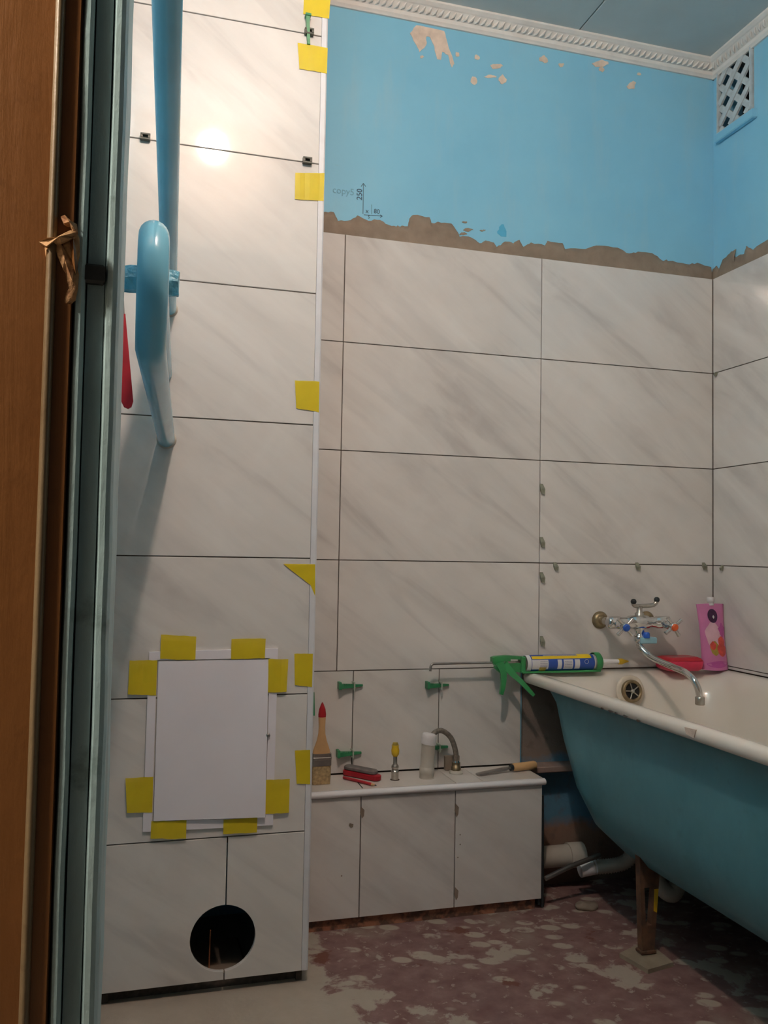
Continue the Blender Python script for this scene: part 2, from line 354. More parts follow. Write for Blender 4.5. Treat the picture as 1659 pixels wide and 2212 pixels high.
al = math.degrees(math.acos((jx-J-hc.x)/hr)); ar = math.degrees(math.acos((jx+J-hc.x)/hr))
tile(wc, 'back', (0, YC, 0), [(cx0, zt), (cx0, zo), (jx-J, zo)] + list(reversed(arc(al, 360-al))) + [(jx-J, zt)])
tile(wc, 'back', (0, YC, 0), [(jx+J, zo), (cx1, zo), (cx1, zt), (jx+J, zt)] + list(reversed(arc(-ar, ar))))
# ledge in front of the back wall
lg = MB().box((-.13, YB+.012, 0), (.527, .004, .315)).build('wall_ledge', M_base, None, Z3)
struct(lg, 'low tiled ledge boxing in pipes along the back wall', 'ledge')
xe = .541
for a, b in ((-.135, .0345), (.0345, .2905), (.2905, xe)): tile(lg, 'back', (0, YB, 0), rect(a+J, b-J, .030, .3305))
MB().box((-.133, YB+.0055, .036), (.533, YB+.0115, .328)).build('mortar', M_grout, lg)
MB().box((.5345, YB+.008, .01), (.5405, .003, .324)).build('end_tile', M_darkmetal, lg)
for a, b in ((-.135, .293), (.293, .370), (.370, .545)): tile(lg, 'top', (0, 0, ZS), rect(a+.0006, b-.0006, YB+.003, -.003), .012, M_tilewhite)
MB().box((-.133, YB+.02, .316), (.532, -.004, .3365)).build('shelf_bed', M_grout, lg)
MB().loft([[(x, YB+.003-.014*math.sin(math.pi*k/10), ZS-.009+.009*math.cos(math.pi*k/10)) for k in range(11)] for x in (-.135, .547)], True, True).build('bullnose_edge', M_white, lg)
for px, py, h in ((781, 1755, .030), (985, 1750, .036), (984, 1930, .034), (757, 1783, .012)):
    c = at(1, YB, px, py); MB().prism([(c.x-.002, YB-.0004, c.z+h/2), (c.x-.004, YB-.0004, c.z), (c.x+.001, YB-.0004, c.z-h/2), (c.x+.006, YB-.0004, c.z-h*.3), (c.x+.0075, YB-.0004, c.z+.2*h)], (0, -.0012, 0)).build('mortar_smear', M_cement, lg)
for px, py in ((994, 1803), (994, 1824), (989, 1852), (738, 1892)):
    c = at(1, YB, px, py); MB().lathe((c.x, YB, c.z), (0, -1, 0), [(.0022, -.001), (.0018, .0008), (.0005, .0012)], 8).build('adhesive_dot', M_cement, lg)
# cornice
def cornice(name, label, p0, d, inn, L):
    d = Vector(d); inn = Vector(inn); p0 = Vector(p0)
    prof = [(0, -.046), (.006, -.046), (.009, -.042), (.013, -.038), (.016, -.030), (.034, -.014), (.038, -.012), (.046, -.006), (.046, 0), (0, 0)]
    mb = MB().loft([[p0 + d*s + inn*a + Vector((0, 0, b)) for a, b in prof] for s in (0, L)], True)
    o = mb.build(name, M_cornice, None, Z3); struct(o, label, 'moulding')
    k = int(L/.019); rb = MB()
    for i in range(k):                       # carved rope of slanting leaves
        s = .012+i*.019
        a = p0 + d*s + inn*.019 + Vector((0, 0, -.0275)); b = p0 + d*(s+.013) + inn*.0325 + Vector((0, 0, -.0155))
        rb.tube([a, a.lerp(b, .5)+inn*.003-Vector((0, 0, .003)), b], [.0022, .0044, .0016], 6)
    ro = rb.build('carved_relief', M_cornice, o); ro['kind'] = 'stuff'
cornice('trim_1', 'white foam ceiling moulding above the blue back wall', (-.15, .012, ZC), (1, 0, 0), (0, -1, 0), 1.358)
cornice('trim_2', 'white foam ceiling moulding above the vented side wall', (1.208, .012, ZC), (0, -1, 0), (-1, 0, 0), 1.65)
# column corner profile
mb = MB(); xo = -.1415
mb.loft([[(-.1563, YC-.0012, z), (-.1455, YC-.0016, z), (-.1425, YC+.0005, z), (xo, YC+.004, z), (xo, YC+.03, z), (-.1445, YC+.03, z), (-.1563, YC+.004, z)] for z in (.03, ZC)], True)
o = mb.build('trim_3', M_trim, None, Z3); struct(o, 'white plastic corner profile down the edge of the tiled column', 'corner trim')
# adhesive and peeled plaster on the blue walls
def px_poly(ax, v, pts): return [at(ax, v, *p) for p in pts]
top = [(697,457),(721,458),(730,477),(758,476),(772,466),(796,477),(821,474),(837,485),(856,490),(868,487),(881,490),(885,471),(893,464),(928,469),(932,483),(946,480),(975,482),(987,499),(993,510),(1019,513),(1036,526),(1053,519),(1067,524),(1073,535),(1091,523),(1109,524),(1122,518),(1131,534),(1147,524),(1178,530),(1183,521),(1215,526),(1221,537),(1265,537),(1296,529),(1334,535),(1359,548),(1378,544),(1409,546),(1431,563),(1443,562),(1484,571),(1506,568),(1536,577)]
P_ = [Vector((p.x, .009, p.z)) for p in px_poly(1, .009, top)]; P_ = [Vector((-.149, .009, P_[0].z)), Vector((-.11, .009, P_[0].z-.008))] + P_
def strip(P_, low, n_):           # ragged band between a traced edge and the tile top
    mb = MB(); dv = Vector(n_)*.0035; fine = []
    for a, b in zip(P_, P_[1:]):
        for k in range(4): fine.append(a.lerp(b, k/4))
    fine.append(P_[-1])
    for i in range(1, len(fine)-1): fine[i] = fine[i]+Vector((0, 0, noise.noise(fine[i]*140)*.0045))
    up = fine; dn = [Vector((p.x, p.y, low)) for p in fine]; k = len(up)
    f_ = [p+dv*-.8 for p in up]; g_ = [p+dv for p in dn]
    mid = [p.lerp(q_, .35)+dv*1.1 for p, q_ in zip(up, dn)]
    mb.loft([f_, up, mid, g_], False, True, False); return mb
strip(P_, Z0-.001, (0, -1, 0)).build('adhesive_smear', M_cement, wb)
tr_ = [(1538,583),(1547,574),(1552,583),(1561,562),(1576,547),(1589,537),(1585,554),(1590,556),(1598,549),(1607,549),(1612,533),(1626,539),(1659,516),(1720,490)]
Q_ = [Vector((1.2045, p.y, p.z)) for p in px_poly(0, 1.2045, tr_)]
strip(Q_, Z0-.001, (-1, 0, 0)).build('adhesive_smear', M_cement, wr)
def patch(ax, v, pts, parent, m, th=.0012, name='plaster_patch', sub=3):
    w_ = px_poly(ax, v, pts); fine = []
    for a, b in zip(w_, w_[1:]+w_[:1]):
        for k in range(sub): fine.append(a.lerp(b, k/sub)+noise.noise_vector(a.lerp(b, k/sub)*90)*(.0035 if k else .001))
    for p in fine: p[ax] = v
    d = Vector((0, 0, 0)); d[ax] = -th
    MB().prism(fine, d).build(name, m, parent)
patch(1, .0119, [(885,72),(899,55),(931,61),(959,67),(965,88),(981,138),(976,146),(968,119),(955,112),(952,130),(944,128),(938,100),(928,80),(921,80),(921,97),(906,113),(899,97)], wb, M_plaster)
def blob(px, py, rx, ry, n=9):
    return [(px+rx*math.cos(2*math.pi*k/n)*random.uniform(.6, 1.15), py+ry*math.sin(2*math.pi*k/n)*random.uniform(.6, 1.15)) for k in range(n)]
for b_ in ((987,118,5,6),(1030,124,7,7),(1072,143,15,7),(1025,175,9,10),(1084,172,11,11),(1060,165,14,4),(1175,128,10,9),(1212,141,7,6),(1296,139,21,9),(1300,150,7,6),(1365,184,11,9),(911,123,5,4),(1380,160,6,3)):
    patch(1, .0119, blob(*b_), wb, M_plaster, .0011, sub=2)
for b_ in ((1010,497,12,4),(1000,505,9,3),(1042,498,7,2),(1003,480,6,2)): patch(1, .0119, blob(*b_), wb, M_cement, .0011, 'adhesive_smear', 2)
patch(1, .0119, blob(1085,500,12,14,14), wb, mat('brighter_blue_dab', (.10, .47, .74), .4), .0007, 'paint_dab', 1)
# pencil notes on the blue wall
def stroke(mb, pts, wd=.0016, y=.0119):
    P2 = [at(1, y, *p) for p in pts]
    for a, b in zip(P2, P2[1:]):
        t = (b-a); t = t.normalized() if t.length else Vector((1, 0, 0)); s_ = Vector((-t.z, 0, t.x))*wd/2
        mb.prism([a-s_, b-s_, b+s_, a+s_], (0, -.0004, 0))
mb = MB()
stroke(mb, [(784,462),(785,396)]); stroke(mb, [(780,403),(785,396),(790,403)]); stroke(mb, [(786,464),(826,467)]); stroke(mb, [(821,464),(826,467),(821,470)]); stroke(mb, [(803,442),(803,463)], .001)
mb.build('pencil_arrow', M_mark, wb)
def note(txt, px, py, h, rot, m, name='pencil_note'):
    c = bpy.data.curves.new(name, 'FONT'); c.body = txt; c.size = h; c.extrude = .0003; c.align_x = 'CENTER'; c.align_y = 'CENTER'
    t = bpy.data.objects.new('tmp', c); COL.objects.link(t); dg = bpy.context.evaluated_depsgraph_get()
    me = bpy.data.meshes.new_from_object(t.evaluated_get(dg)); bpy.data.objects.remove(t)
    me.materials.clear(); me.materials.append(m); o = bpy.data.objects.new(name, me); COL.objects.link(o); o.parent = wb
    p = at(1, .0112, px, py); o.location = p; o.rotation_euler = (math.pi/2, rot, 0); return o
note('250', 777, 420, .022, -math.pi/2, M_mark); note('x', 793, 456, .018, 0, M_mark); note('80', 814, 457, .018, 0, M_mark)
note('5', 797, 469, .012, 0, M_mark); note('copy5', 742, 413, .026, 0, M_markfaint)
# vent grille in the side wall
vg = thing('vent_grille', 'white diamond lattice vent grille high in the blue side wall', 'vent', (1.2, -.09, 2.268))
V0, V1, W0, W1 = -.016, -.172, 2.297, 2.525
fm = MB().box((1.198, V1, W0-.0015), (1.214, V0, W0+.004), .001).box((1.198, V1, W1-.004), (1.214, V0, W1), .001).box((1.198, V1, W0+.004), (1.214, V1+.004, W1-.004), .001).box((1.198, V0-.004, W0+.004), (1.214, V0, W1-.004), .001)
fm.build('frame', M_vent, vg)
def clipbar(c0, slope, xoff):
    # line z = c0 + slope*(y), clipped to the opening
    pts = []
    for y in (V0-.006, V1+.006):
        pts.append((y, c0+slope*y))
    (ya, za), (yb, zb_) = pts; lo, hi = W0+.005, W1-.005
    def cl(y, z, y2, z2):
        if z < lo: return (y+(lo-z)/slope, lo)
        if z > hi: return (y+(hi-z)/slope, hi)
        return (y, z)
    if max(za, zb_) < lo or min(za, zb_) > hi: return
    a = cl(ya, za, 0, 0); b = cl(yb, zb_, 0, 0)
    if (Vector(a)-Vector(b)).length < .012: return
    A = Vector((xoff, a[0], a[1])); B = Vector((xoff, b[0], b[1])); t = (B-A).normalized(); s_ = Vector((0, -t.z, t.y))*.0095
    MB().prism([A-s_, B-s_, B+s_, A+s_], (.007, 0, 0)).build('slat', M_vent, vg)
for k in range(-6, 16):
    clipbar(2.20+k*.068, .95, 1.2055); clipbar(2.03+k*.068, -.95, 1.2015)
MB().box((1.190, V1-.02, W0-.030), (1.2079, V0-.0, W0-.002), .003).build('sill', M_blue, vg)
# ------------------------------------------------------------------ doorway frame beside the camera
YD = -1.775
def dx(px, y=YD): return at(1, y, px, 1100).x
prof_b = [(-.80, YD+.01), (-.80, YD), (dx(80)-.002, YD), (dx(80), YD), (dx(137), YD), (dx(139), YD+.004), (dx(139), YF+.0), (-.80, YF+.0)]
def extr(prof, z0, z1, nz=1): return [[(x, y, z0+(z1-z0)*k/nz) for x, y in prof] for k in range(nz+1)]
df = thing('door_1', 'old doorway frame of brown casing and chipped blue jamb', 'door frame', (-.62, YD+.05, 0)); df['kind'] = 'structure'
hz = 2.05
MB().loft(extr(prof_b, 0, hz), True).build('casing', M_brown, df)
bx, bw = (dx(80)+dx(103))/2, (dx(103)-dx(80))/2
MB().loft([[(bx+bw*math.cos(a), YD-.005*math.sin(a), z) for a in [math.pi*k/8 for k in range(9)]] for z in (0, hz)], True, True).build('bead', M_bead, df)
x1, x2, x3, x4 = dx(143), dx(166), dx(208), at(1, YF+.012, 254, 1100).x
pj = [(x1, YD+.006), (x1+.001, YD+.002), (x2-.002, YD+.002), (x2, YD+.004), (x2+.0005, YF), (x1, YF)]
MB().loft([[(x+.0008*noise.noise(Vector((x*40, y*9, z*14))), y+.0008*noise.noise(Vector((x*9, y*40+5, z*14))), z) for x, y in pj] for z in [hz*k/80 for k in range(81)]], True).build('outer_strip', M_teal, df)
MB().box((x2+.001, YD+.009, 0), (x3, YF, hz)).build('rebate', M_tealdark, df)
pj = [(x3+.0005, YD+.010), (x3+.002, YD+.006), (x4-.004, YD+.006), (x4-.0015, YD+.008), (x4, YD+.014), (x4, YF+.012), (x3+.0005, YF+.012)]
MB().loft([[(x+.0009*noise.noise(Vector((x*40, y*9, z*17))), y+.0008*noise.noise(Vector((x*9, y*40+5, z*17))), z) for x, y in pj] for z in [hz*k/80 for k in range(81)]], True).build('stop_strip', M_teal, df)
MB().box((.255, YD+.004, 0), (.2995, YF+.012, hz), .003).build('opposite_jamb', M_teal, df); MB().box((x1, YD+.004, hz+.0005), (.2995, YF+.012, hz+.0095), .002).build('head', M_teal, df)
s_ = at(1, YD+.014, 208, 600)
MB().box((s_.x-.0085, YD+.004, s_.z-.006), (s_.x+.0055, YD+.03, s_.z+.0055), .0015).build('strike_plate', M_darkmetal, df)
# torn wood where the old latch was
tw = at(1, YD-.001, 140, 530)
mb = MB(); mb.ball((tw.x+.002, YD+.0025, tw.z-.010), (.0070, .0035, .026), 10).jitter(.004, 120); mb.build('gouge', M_torn, df)
def sp(pts, out, m=None):      # a ragged flake of wood standing off the casing
    P3 = [at(1, YD-out*(.3+.7*abs(math.sin(i*2.1))), *p) for i, p in enumerate(pts)]; c_ = sum(P3, Vector())/len(P3); c_.y -= .003
    m_ = MB(); n_ = len(P3); bk = [p+Vector((0, .0035, 0)) for p in P3]
    m_.add(P3+[c_], [(i, (i+1) % n_, n_) for i in range(n_)]); m_.add(bk+P3, [tuple(reversed(range(n_)))]+[(i, (i+1) % n_, n_+(i+1) % n_, n_+i) for i in range(n_)])
    m_.build('splinter', m or M_torn, df)
sp([(84,522),(98,514),(118,514),(136,505),(152,497),(166,501),(163,512),(148,516),(132,523),(114,527),(100,532)], .008)
sp([(130,468),(140,464),(152,476),(166,484),(168,502),(158,500),(150,488),(138,482)], .007)
sp([(118,528),(130,524),(140,540),(152,556),(160,580),(156,606),(146,596),(136,580),(124,552)], .003)
sp([(150,520),(158,514),(164,540),(168,572),(163,590),(156,566)], .004, M_brown)
sp([(96,532),(106,536),(104,548),(99,556)], .004)
# ------------------------------------------------------------------ lamp above the door (behind the camera's view)
lp = thing('wall_lamp', 'bare warm bulb lamp on the wall above the doorway', 'lamp', (LAMP.x, YF, LAMP.z))
MB().lathe((LAMP.x, YF, LAMP.z), (0, 1, 0), [(.035, 0), (.035, .012), (.022, .022), (.020, .06), (.017, .072)], 24).build('holder', M_white, lp)
MB().ball(LAMP, .040, 14).build('bulb', M_bulb, lp)
HL = Vector((-1.20, -2.08, 1.70)); h2 = thing('hallway_fill_lamp', 'unseen warm globe lamp added on the hallway wall to light the door frame', 'lamp', (-1.5, HL.y, HL.z))  # unseen lamp added to brighten the door casing, placed to spare the room
MB().lathe((-1.5, HL.y, HL.z), (1, 0, 0), [(.045, 0), (.045, .012), (.02, .02), (.018, .255)], 20).build('holder', M_white, h2)
MB().ball(HL, .050, 14).build('globe', mat('fill_globe_glow', (1, .9, .8), .5, emit=((1.0, .82, .66), 480.)), h2)
# ------------------------------------------------------------------ towel rail
TR = thing('towel_rail', 'thick light blue painted towel rail pipes entering the tiled column', 'towel rail', (-.50, YC, 1.18))
zl, zm, rb_ = 1.188, 1.331, .0715
lo0 = Vector((-.478, YC+.006, 1.188)); lo1 = Vector((-.5215, -1.222, zl))
path = [lo0.lerp(lo1, k/6) for k in range(7)]
for k in range(1, 13):
    a = math.pi*k/12; path.append(Vector((-.523, -1.222-rb_*math.sin(a), (zl+zm)/2-rb_*math.cos(a))))
path += [Vector((-.5225, -1.15, zm)), Vector((-.507, -.8, zm)), Vector((-.488, YC+.006, zm))]
MB().tube(path, .0180, 20).build('lower_pipe', M_rail, TR)
ua = Vector((-.480, YC+.006, 1.473)); ub = Vector((-.5195, -1.47, 1.492))
path = [ua.lerp(ub, k/8) for k in range(9)] + [Vector((-.53, -1.51, 1.492)), Vector((-.55, -1.522, 1.492)), Vector((XL-.004, -1.525, 1.492))]
MB().tube(path, .0152, 20).build('upper_pipe', M_rail, TR)
for c_, r_ in ((Vector((-.478, YC, 1.188)), .018), (Vector((-.480, YC, 1.473)), .0152)):
    MB().lathe(c_, (0, -1, 0), [(r_+.004, -.002), (r_+.003, .002), (r_-.001, .006)], 20).jitter(.0006, 120).build('sealant_collar', M_pvc, TR)
b0 = at(1, -1.14, 262, 575); b1 = at(1, -1.14, 386, 640)
mb = MB(); nx = 14
rings = []
for k in range(nx+1):
    x = XL-.004+(b1.x-XL+.004)*k/nx
    rings.append([(x, -1.146, b1.z), (x, -1.134, b1.z), (x, -1.130, (b0.z+b1.z)/2), (x, -1.134, b0.z), (x, -1.146, b0.z), (x, -1.150, (b0.z+b1.z)/2)])
mb.loft(rings, True); mb.jitter(.0035, 110); mb.build('bracket', M_weld, TR)
# red handle hanging on a cord
rh = thing('hanging_handle', 'narrow dark red plastic handle hanging on a cord beside the towel rail', 'handle', at(1, -.60, 277, 882))
Y_ = -.60
pts = [(263,682),(271,680),(288,868),(284,880),(277,884),(268,880),(262,868),(259,800)]
MB().prism(px_poly(1, Y_, pts), (0, -.008, 0)).build('grip', M_red, rh)
p0 = at(1, Y_-.004, 268, 684); MB().tube([p0, p0+Vector((-.002, .0, .03)), Vector((XL-.002, Y_-.004, p0.z+.055))], .0012, 6).build('cord', M_grey, rh)
# ------------------------------------------------------------------ access hatch
hy = YC-.0005
ht = thing('access_hatch', 'white plastic access hatch taped onto the tiled column', 'hatch', at(1, hy, 450, 1790))
O_ = px_poly(1, hy, [(322,1408),(600,1400),(589,1781),(308,1796)]); I_ = px_poly(1, hy, [(339,1425),(582,1421),(573,1764),(328,1774)])
fmb = MB()
for i in range(4):
    j = (i+1) % 4; fmb.prism([O_[i], O_[j], I_[j], I_[i]], (0, -.005, 0))
fmb.build('frame', M_hatch, ht)
D_ = px_poly(1, hy, [(342,1428),(579.5,1424),(571,1761),(331.5,1771)])
dn = [p.copy() for p in D_]
for p in D_: p.y = hy-.0045
E_ = [p.copy() for p in D_]
for p, yy in zip(E_, (-.0055, -.0055, -.015, -.0085)): p.y = hy+yy
mb = MB(); mb.loft([[p for p in reversed([Vector((q_.x, hy-.001, q_.z)) for q_ in E_])], [p for p in reversed(E_)]], True); mb.build('door', M_hatch, ht)
c_ = at(1, hy-.008, 578, 1588); MB().lathe(c_+Vector((.001, 0, 0)), (0, -1, 0), [(.0045, -.004), (.0045, .002), (.002, .003)], 12).build('latch', M_steel, ht)
# ------------------------------------------------------------------ masking tape
def tape(pts, label, y=YC-.0022, grp=None, th=.0004, curl=0.):
    P2 = px_poly(1, y, pts); m_ = MB(); n_ = 6; a, b, c, d = P2[:4]
    if len(P2) == 4:
        R1 = []; R2 = []
        for k in range(n_+1):
            t = k/n_; p_ = a.lerp(b, t); q_ = d.lerp(c, t); off = Vector((0, -curl*math.sin(math.pi*t), 0)) + Vector((0, -.0005*noise.noise(p_*60), noise.noise(p_*300)*.0012))
            R1.append(p_+off); R2.append(q_+off+Vector((0, 0, noise.noise(q_*300)*.0012)))
        back = [p+Vector((0, th, 0)) for p in R1]; back2 = [p+Vector((0, th, 0)) for p in R2]
        m_.loft([R1, R2, back2, back, R1], False, False, False)
        m_.add([R1[0], R2[0], back2[0], back[0]], [(0, 1, 2, 3)]); m_.add([R1[-1], back[-1], back2[-1], R2[-1]], [(0, 1, 2, 3)])
    else: m_.prism(P2, (0, th, 0))
    tag(m_.build('masking_tape', M_tape), label, 'tape', grp)
tape([(657,-14),(714,-6),(711,40),(655,30)], 'yellow tape strip on column edge above the green wedge')
tape([(643,92),(708,104),(706,159),(647,148)], 'yellow tape strip on column edge just under the green wedge')
tape([(638,373),(701,374),(699,434),(637,430)], 'yellow tape strip on column edge under the dark tile clip')
tape([(637,822),(690,824),(689,890),(640,882)], 'yellow tape strip on column edge level with the pipe entering the tile')
tape([(612,1218),(681,1219),(681,1288),(671,1264),(640,1240),(632,1234)], 'torn yellow tape scrap on column edge above the white hatch')
tape([(636,1412),(676,1412),(674,1484),(637,1480)], 'yellow tape strip on column edge beside the top corner of the hatch')
tape([(637,1621),(670,1620),(670,1694),(641,1693)], 'yellow tape strip on column edge beside the paintbrush bristles')
yt = YC-.0066
g1 = 'tape strips holding the hatch'
tape([(348,1371),(424,1375),(422,1425),(346,1424)], 'yellow tape strip across the hatch top edge, on the towel rail side', yt, g1, curl=.0008)
tape([(500,1380),(574,1379),(572,1422),(499,1424)], 'yellow tape strip across the hatch top edge, on the latch side', yt, g1, curl=.0008)
tape([(280,1427),(340,1426),(337,1502),(276,1500)], 'yellow tape strip across the hatch edge nearer the towel rail, upper one', yt)
tape([(580,1423),(623,1424),(619,1495),(579,1496)], 'yellow tape strip across the latch side of the hatch, upper one', yt, curl=.002)
tape([(271,1681),(331,1678),(329,1755),(274,1756)], 'yellow tape strip across the hatch edge nearer the towel rail, lower one', yt)
tape([(574,1684),(626,1683),(624,1756),(572,1758)], 'yellow tape strip across the latch side of the hatch, lower one', yt, curl=.001)
tape([(327,1774),(403,1772),(402,1812),(325,1812)], 'yellow tape strip across the hatch bottom edge, on the towel rail side', yt, g1, curl=.0008)
tape([(483,1771),(556,1766),(555,1798),(482,1803)], 'yellow tape strip across the hatch bottom edge, on the latch side', yt, g1, curl=.0008)
# ------------------------------------------------------------------ tile levelling clips and wedges
def clipbase(px, py, label, grp=None):
    c = at(1, YC-.001, px, py); t = thing('tile_clip', label, 'tile clip', (c.x, YC, c.z-.008), grp)
    w2, h2 = .0105, .0075; m_ = MB()
    m_.box((c.x-w2, YC-.011, c.z+h2-.0045), (c.x+w2, YC-.0005, c.z+h2), .001); m_.box((c.x-w2, YC-.011, c.z-h2), (c.x+w2, YC-.0005, c.z-h2+.0045), .001)
    m_.box((c.x-w2, YC-.011, c.z-h2+.0045), (c.x-w2+.005, YC-.0005, c.z+h2-.0045)); m_.box((c.x+w2-.005, YC-.011, c.z-h2+.0045), (c.x+w2, YC-.0005, c.z+h2-.0045))
    m_.build('clip_loop', M_clip, t); MB().box((c.x-w2+.005, YC-.004, c.z-.003), (c.x+w2-.005, YC-.0008, c.z+.003)).build('clip_web', M_clip, t); return c
clipbase(314, 298, 'dark grey tile clip on column joint beside the blue pipe')
clipbase(663, 349, 'dark grey tile clip on column joint above a yellow tape strip')
c = clipbase(667, 71, 'dark grey tile clip holding the upright green wedge')
w_ = MB(); a = at(1, YC-.012, 666, 34); b = at(1, YC-.005, 667, 95)
w_.loft([[(a.x-.005, YC-.0160, a.z), (a.x+.004, YC-.0160, a.z), (a.x+.004, YC-.002, a.z), (a.x-.005, YC-.002, a.z)], [(a.x-.004, YC-.0145, a.z-.014), (a.x+.003, YC-.0145, a.z-.014), (a.x+.003, YC-.002, a.z-.014), (a.x-.004, YC-.002, a.z-.014)], [(b.x-.0035, YC-.006, b.z), (b.x+.0035, YC-.006, b.z), (b.x+.0035, YC-.002, b.z), (b.x-.0035, YC-.002, b.z)]], True)
w_.box((a.x-.007, YC-.018, a.z-.002), (a.x+.006, YC-.002, a.z+.004), .001)
tag(w_.build('tile_wedge', M_wedge), 'bright green plastic wedge standing upright at column edge', 'tile wedge')
def wedge(px0, px1, py, label, tip=1.0, grp=None):
    a = at(1, -.012, px0, py); b = at(1, -.008, px1, py-4); L_ = b.x-a.x; t = thing('tile_wedge', label, 'tile wedge', (a.x+L_/2, 0, a.z-.012), grp)
    R = []
    for s, h, d_ in ((0, .0085, .021), (.12, .0070, .019), (.5, .0055, .014), (1., .0030, .008)):
        x = a.x+L_*s; R.append([(x, -.001, a.z-h), (x, -d_, a.z-h), (x, -d_, a.z+h*.7), (x, -.001, a.z+h*.7)])
    m_ = MB().loft(R, True); m_.box((a.x-.003, -.024, a.z-.009), (a.x+.004, -.001, a.z+.0115), .001)
    for i in range(7): m_.box((a.x+.012+i*.005, -.0192+.0012*i, a.z+.001), (a.x+.0145+i*.005, -.012, a.z+.0062-.0003*i))
    m_.build('ridged_body', M_wedge, t)
    xc = a.x+L_*.58; MB().box((xc-.0018, -.026, a.z-.010), (xc+.0018, -.0005, a.z-.007)).box((xc-.0018, -.026, a.z+.008), (xc+.0018, -.0005, a.z+.011)).box((xc-.0018, -.028, a.z-.010), (xc+.0018, -.0255, a.z+.011)).build('clip_loop', M_clipwhite, t)
wedge(733, 784, 1482, 'green tile wedge on wall joint above the red marker and pencil, upper one')
wedge(923, 970, 1481, 'green tile wedge on wall joint under the hooked gun rod')
wedge(730, 781, 1629, 'green tile wedge on wall joint directly above the red pencil, lower one')
wedge(916, 968, 1616, 'green tile wedge on wall joint half behind the white pipe stub')
# the end of one more wedge past the column edge
a = at(1, -.012, 676, 1520); mm = MB().loft([[(a.x-.006, -.022, a.z-.030), (a.x+.004, -.022, a.z-.030), (a.x+.004, -.001, a.z-.030), (a.x-.006, -.001, a.z-.030)], [(a.x-.005, -.012, a.z+.03), (a.x+.0035, -.012, a.z+.03), (a.x+.0035, -.001, a.z+.03), (a.x-.005, -.001, a.z+.03)]], True)
tag(mm.build('tile_wedge', M_wedge), 'green tile wedge upright behind the paintbrush handle', 'tile wedge')
def stub(ax, px, py, label, hang=.022, grp=None, flip=1):
    if ax == 1:
        c = at(1, 0, px, py); m_ = MB().loft([[(c.x-.006, -.0005, c.z+hang*.45), (c.x+.0035, -.0005, c.z+hang*.45), (c.x+.0035, .001, c.z+hang*.45), (c.x-.006, .001, c.z+hang*.45)], [(c.x-.006, -.009, c.z), (c.x+.0075, -.009, c.z), (c.x+.0075, .0, c.z), (c.x-.006, .0, c.z)], [(c.x-.003, -.007, c.z-hang*.35), (c.x+.007, -.008, c.z-hang*.42), (c.x+.007, -.004, c.z-hang*.42), (c.x-.003, -.003, c.z-hang*.35)]], True)
    else:
        c = at(0, XR, px, py); m_ = MB().loft([[(XR+.001, c.y-.0035, c.z+hang*.45), (XR+.001, c.y+.0045, c.z+hang*.45), (XR-.0005, c.y+.0045, c.z+hang*.45), (XR-.0005, c.y-.0035, c.z+hang*.45)], [(XR, c.y-.005, c.z), (XR, c.y+.0045, c.z), (XR-.009, c.y+.0045, c.z), (XR-.009, c.y-.005, c.z)], [(XR-.004, c.y-.005, c.z-hang*.4), (XR-.004, c.y+.003, c.z-hang*.35), (XR-.008, c.y+.003, c.z-hang*.35), (XR-.008, c.y-.005, c.z-hang*.4)]], True)
    tag(m_.build('clip_stub', M_stub), label, 'clip stub', grp)
for py, lb in ((1057, 'topmost broken clip stub on the upright tile joint above the caulking gun'), (1172, 'broken clip stub on the upright tile joint just above the level joint crossing'), (1248, 'broken clip stub on the upright tile joint just under the level joint crossing'), (1386, 'broken clip stub on the upright tile joint right behind the sealant cartridge')): stub(1, 1170, py, lb, .036, 'stubs on the upright joint')
for px, lb in ((1199, 'small clip stub on the level joint next to the upright joint'), (1376, 'small clip stub on the level joint straight above the bath mixer'), (1520, 'small clip stub on the back wall level joint next to the room corner')): stub(1, px, 1224, lb, .028, 'stubs on the level joint')
stub(0, 1561, 1227, 'small broken clip stub on side wall joint above the pink pouch', .020); stub(0, 1548, 808, 'small clip stub in the tiled room corner under the lamp reflection', .016)
# ------------------------------------------------------------------ bathtub
bX0, bX1, bY0, bY1 = .540, 1.194, -1.50, -.003
BT = thing('bathtub', 'old white enamel bathtub with blue-green painted outside', 'bathtub', (.87, -.75, 0))
def ringv(l, r, n_, f, rad, z): return rrect(bX0+l, bX1-r, bY0+n_, bY1-f, rad, z, 9)
R = [ringv(.006,.006,.006,.004,.035,.588), ringv(.001,.001,.001,.001,.036,.594), ringv(0,0,0,0,.036,.606), ringv(.006,.004,.006,.002,.034,.6145), ringv(.018,.01,.018,.008,.034,.617),
     ringv(.040,.03,.05,.028,.05,.613), ringv(.056,.045,.075,.050,.07,.603), ringv(.068,.055,.09,.066,.09,.585), ringv(.076,.063,.105,.078,.11,.55), ringv(.088,.075,.16,.090,.13,.45), ringv(.105,.09,.22,.108,.14,.35),
     ringv(.135,.12,.28,.14,.15,.275), ringv(.18,.165,.33,.19,.15,.243), ringv(.25,.235,.42,.27,.07,.232)]
mb = MB().loft(R, False, True); mb.add(R[-1], [tuple(reversed(range(len(R[-1]))))])
mb.f = [tuple(reversed(f)) if False else f for f in mb.f]
mb.build('basin', M_enamel, BT)
R2 = [ringv(.006,.006,.006,.004,.035,.5885), ringv(.03,.02,.03,.02,.04,.586), ringv(.044,.035,.05,.035,.08,.580), ringv(.048,.044,.08,.052,.11,.545), ringv(.052,.055,.13,.074,.13,.45), ringv(.060,.07,.19,.108,.16,.34),
      ringv(.080,.095,.24,.155,.18,.26), ringv(.122,.135,.29,.215,.18,.212), ringv(.18,.19,.35,.29,.12,.188), ringv(.26,.26,.42,.37,.05,.180)]
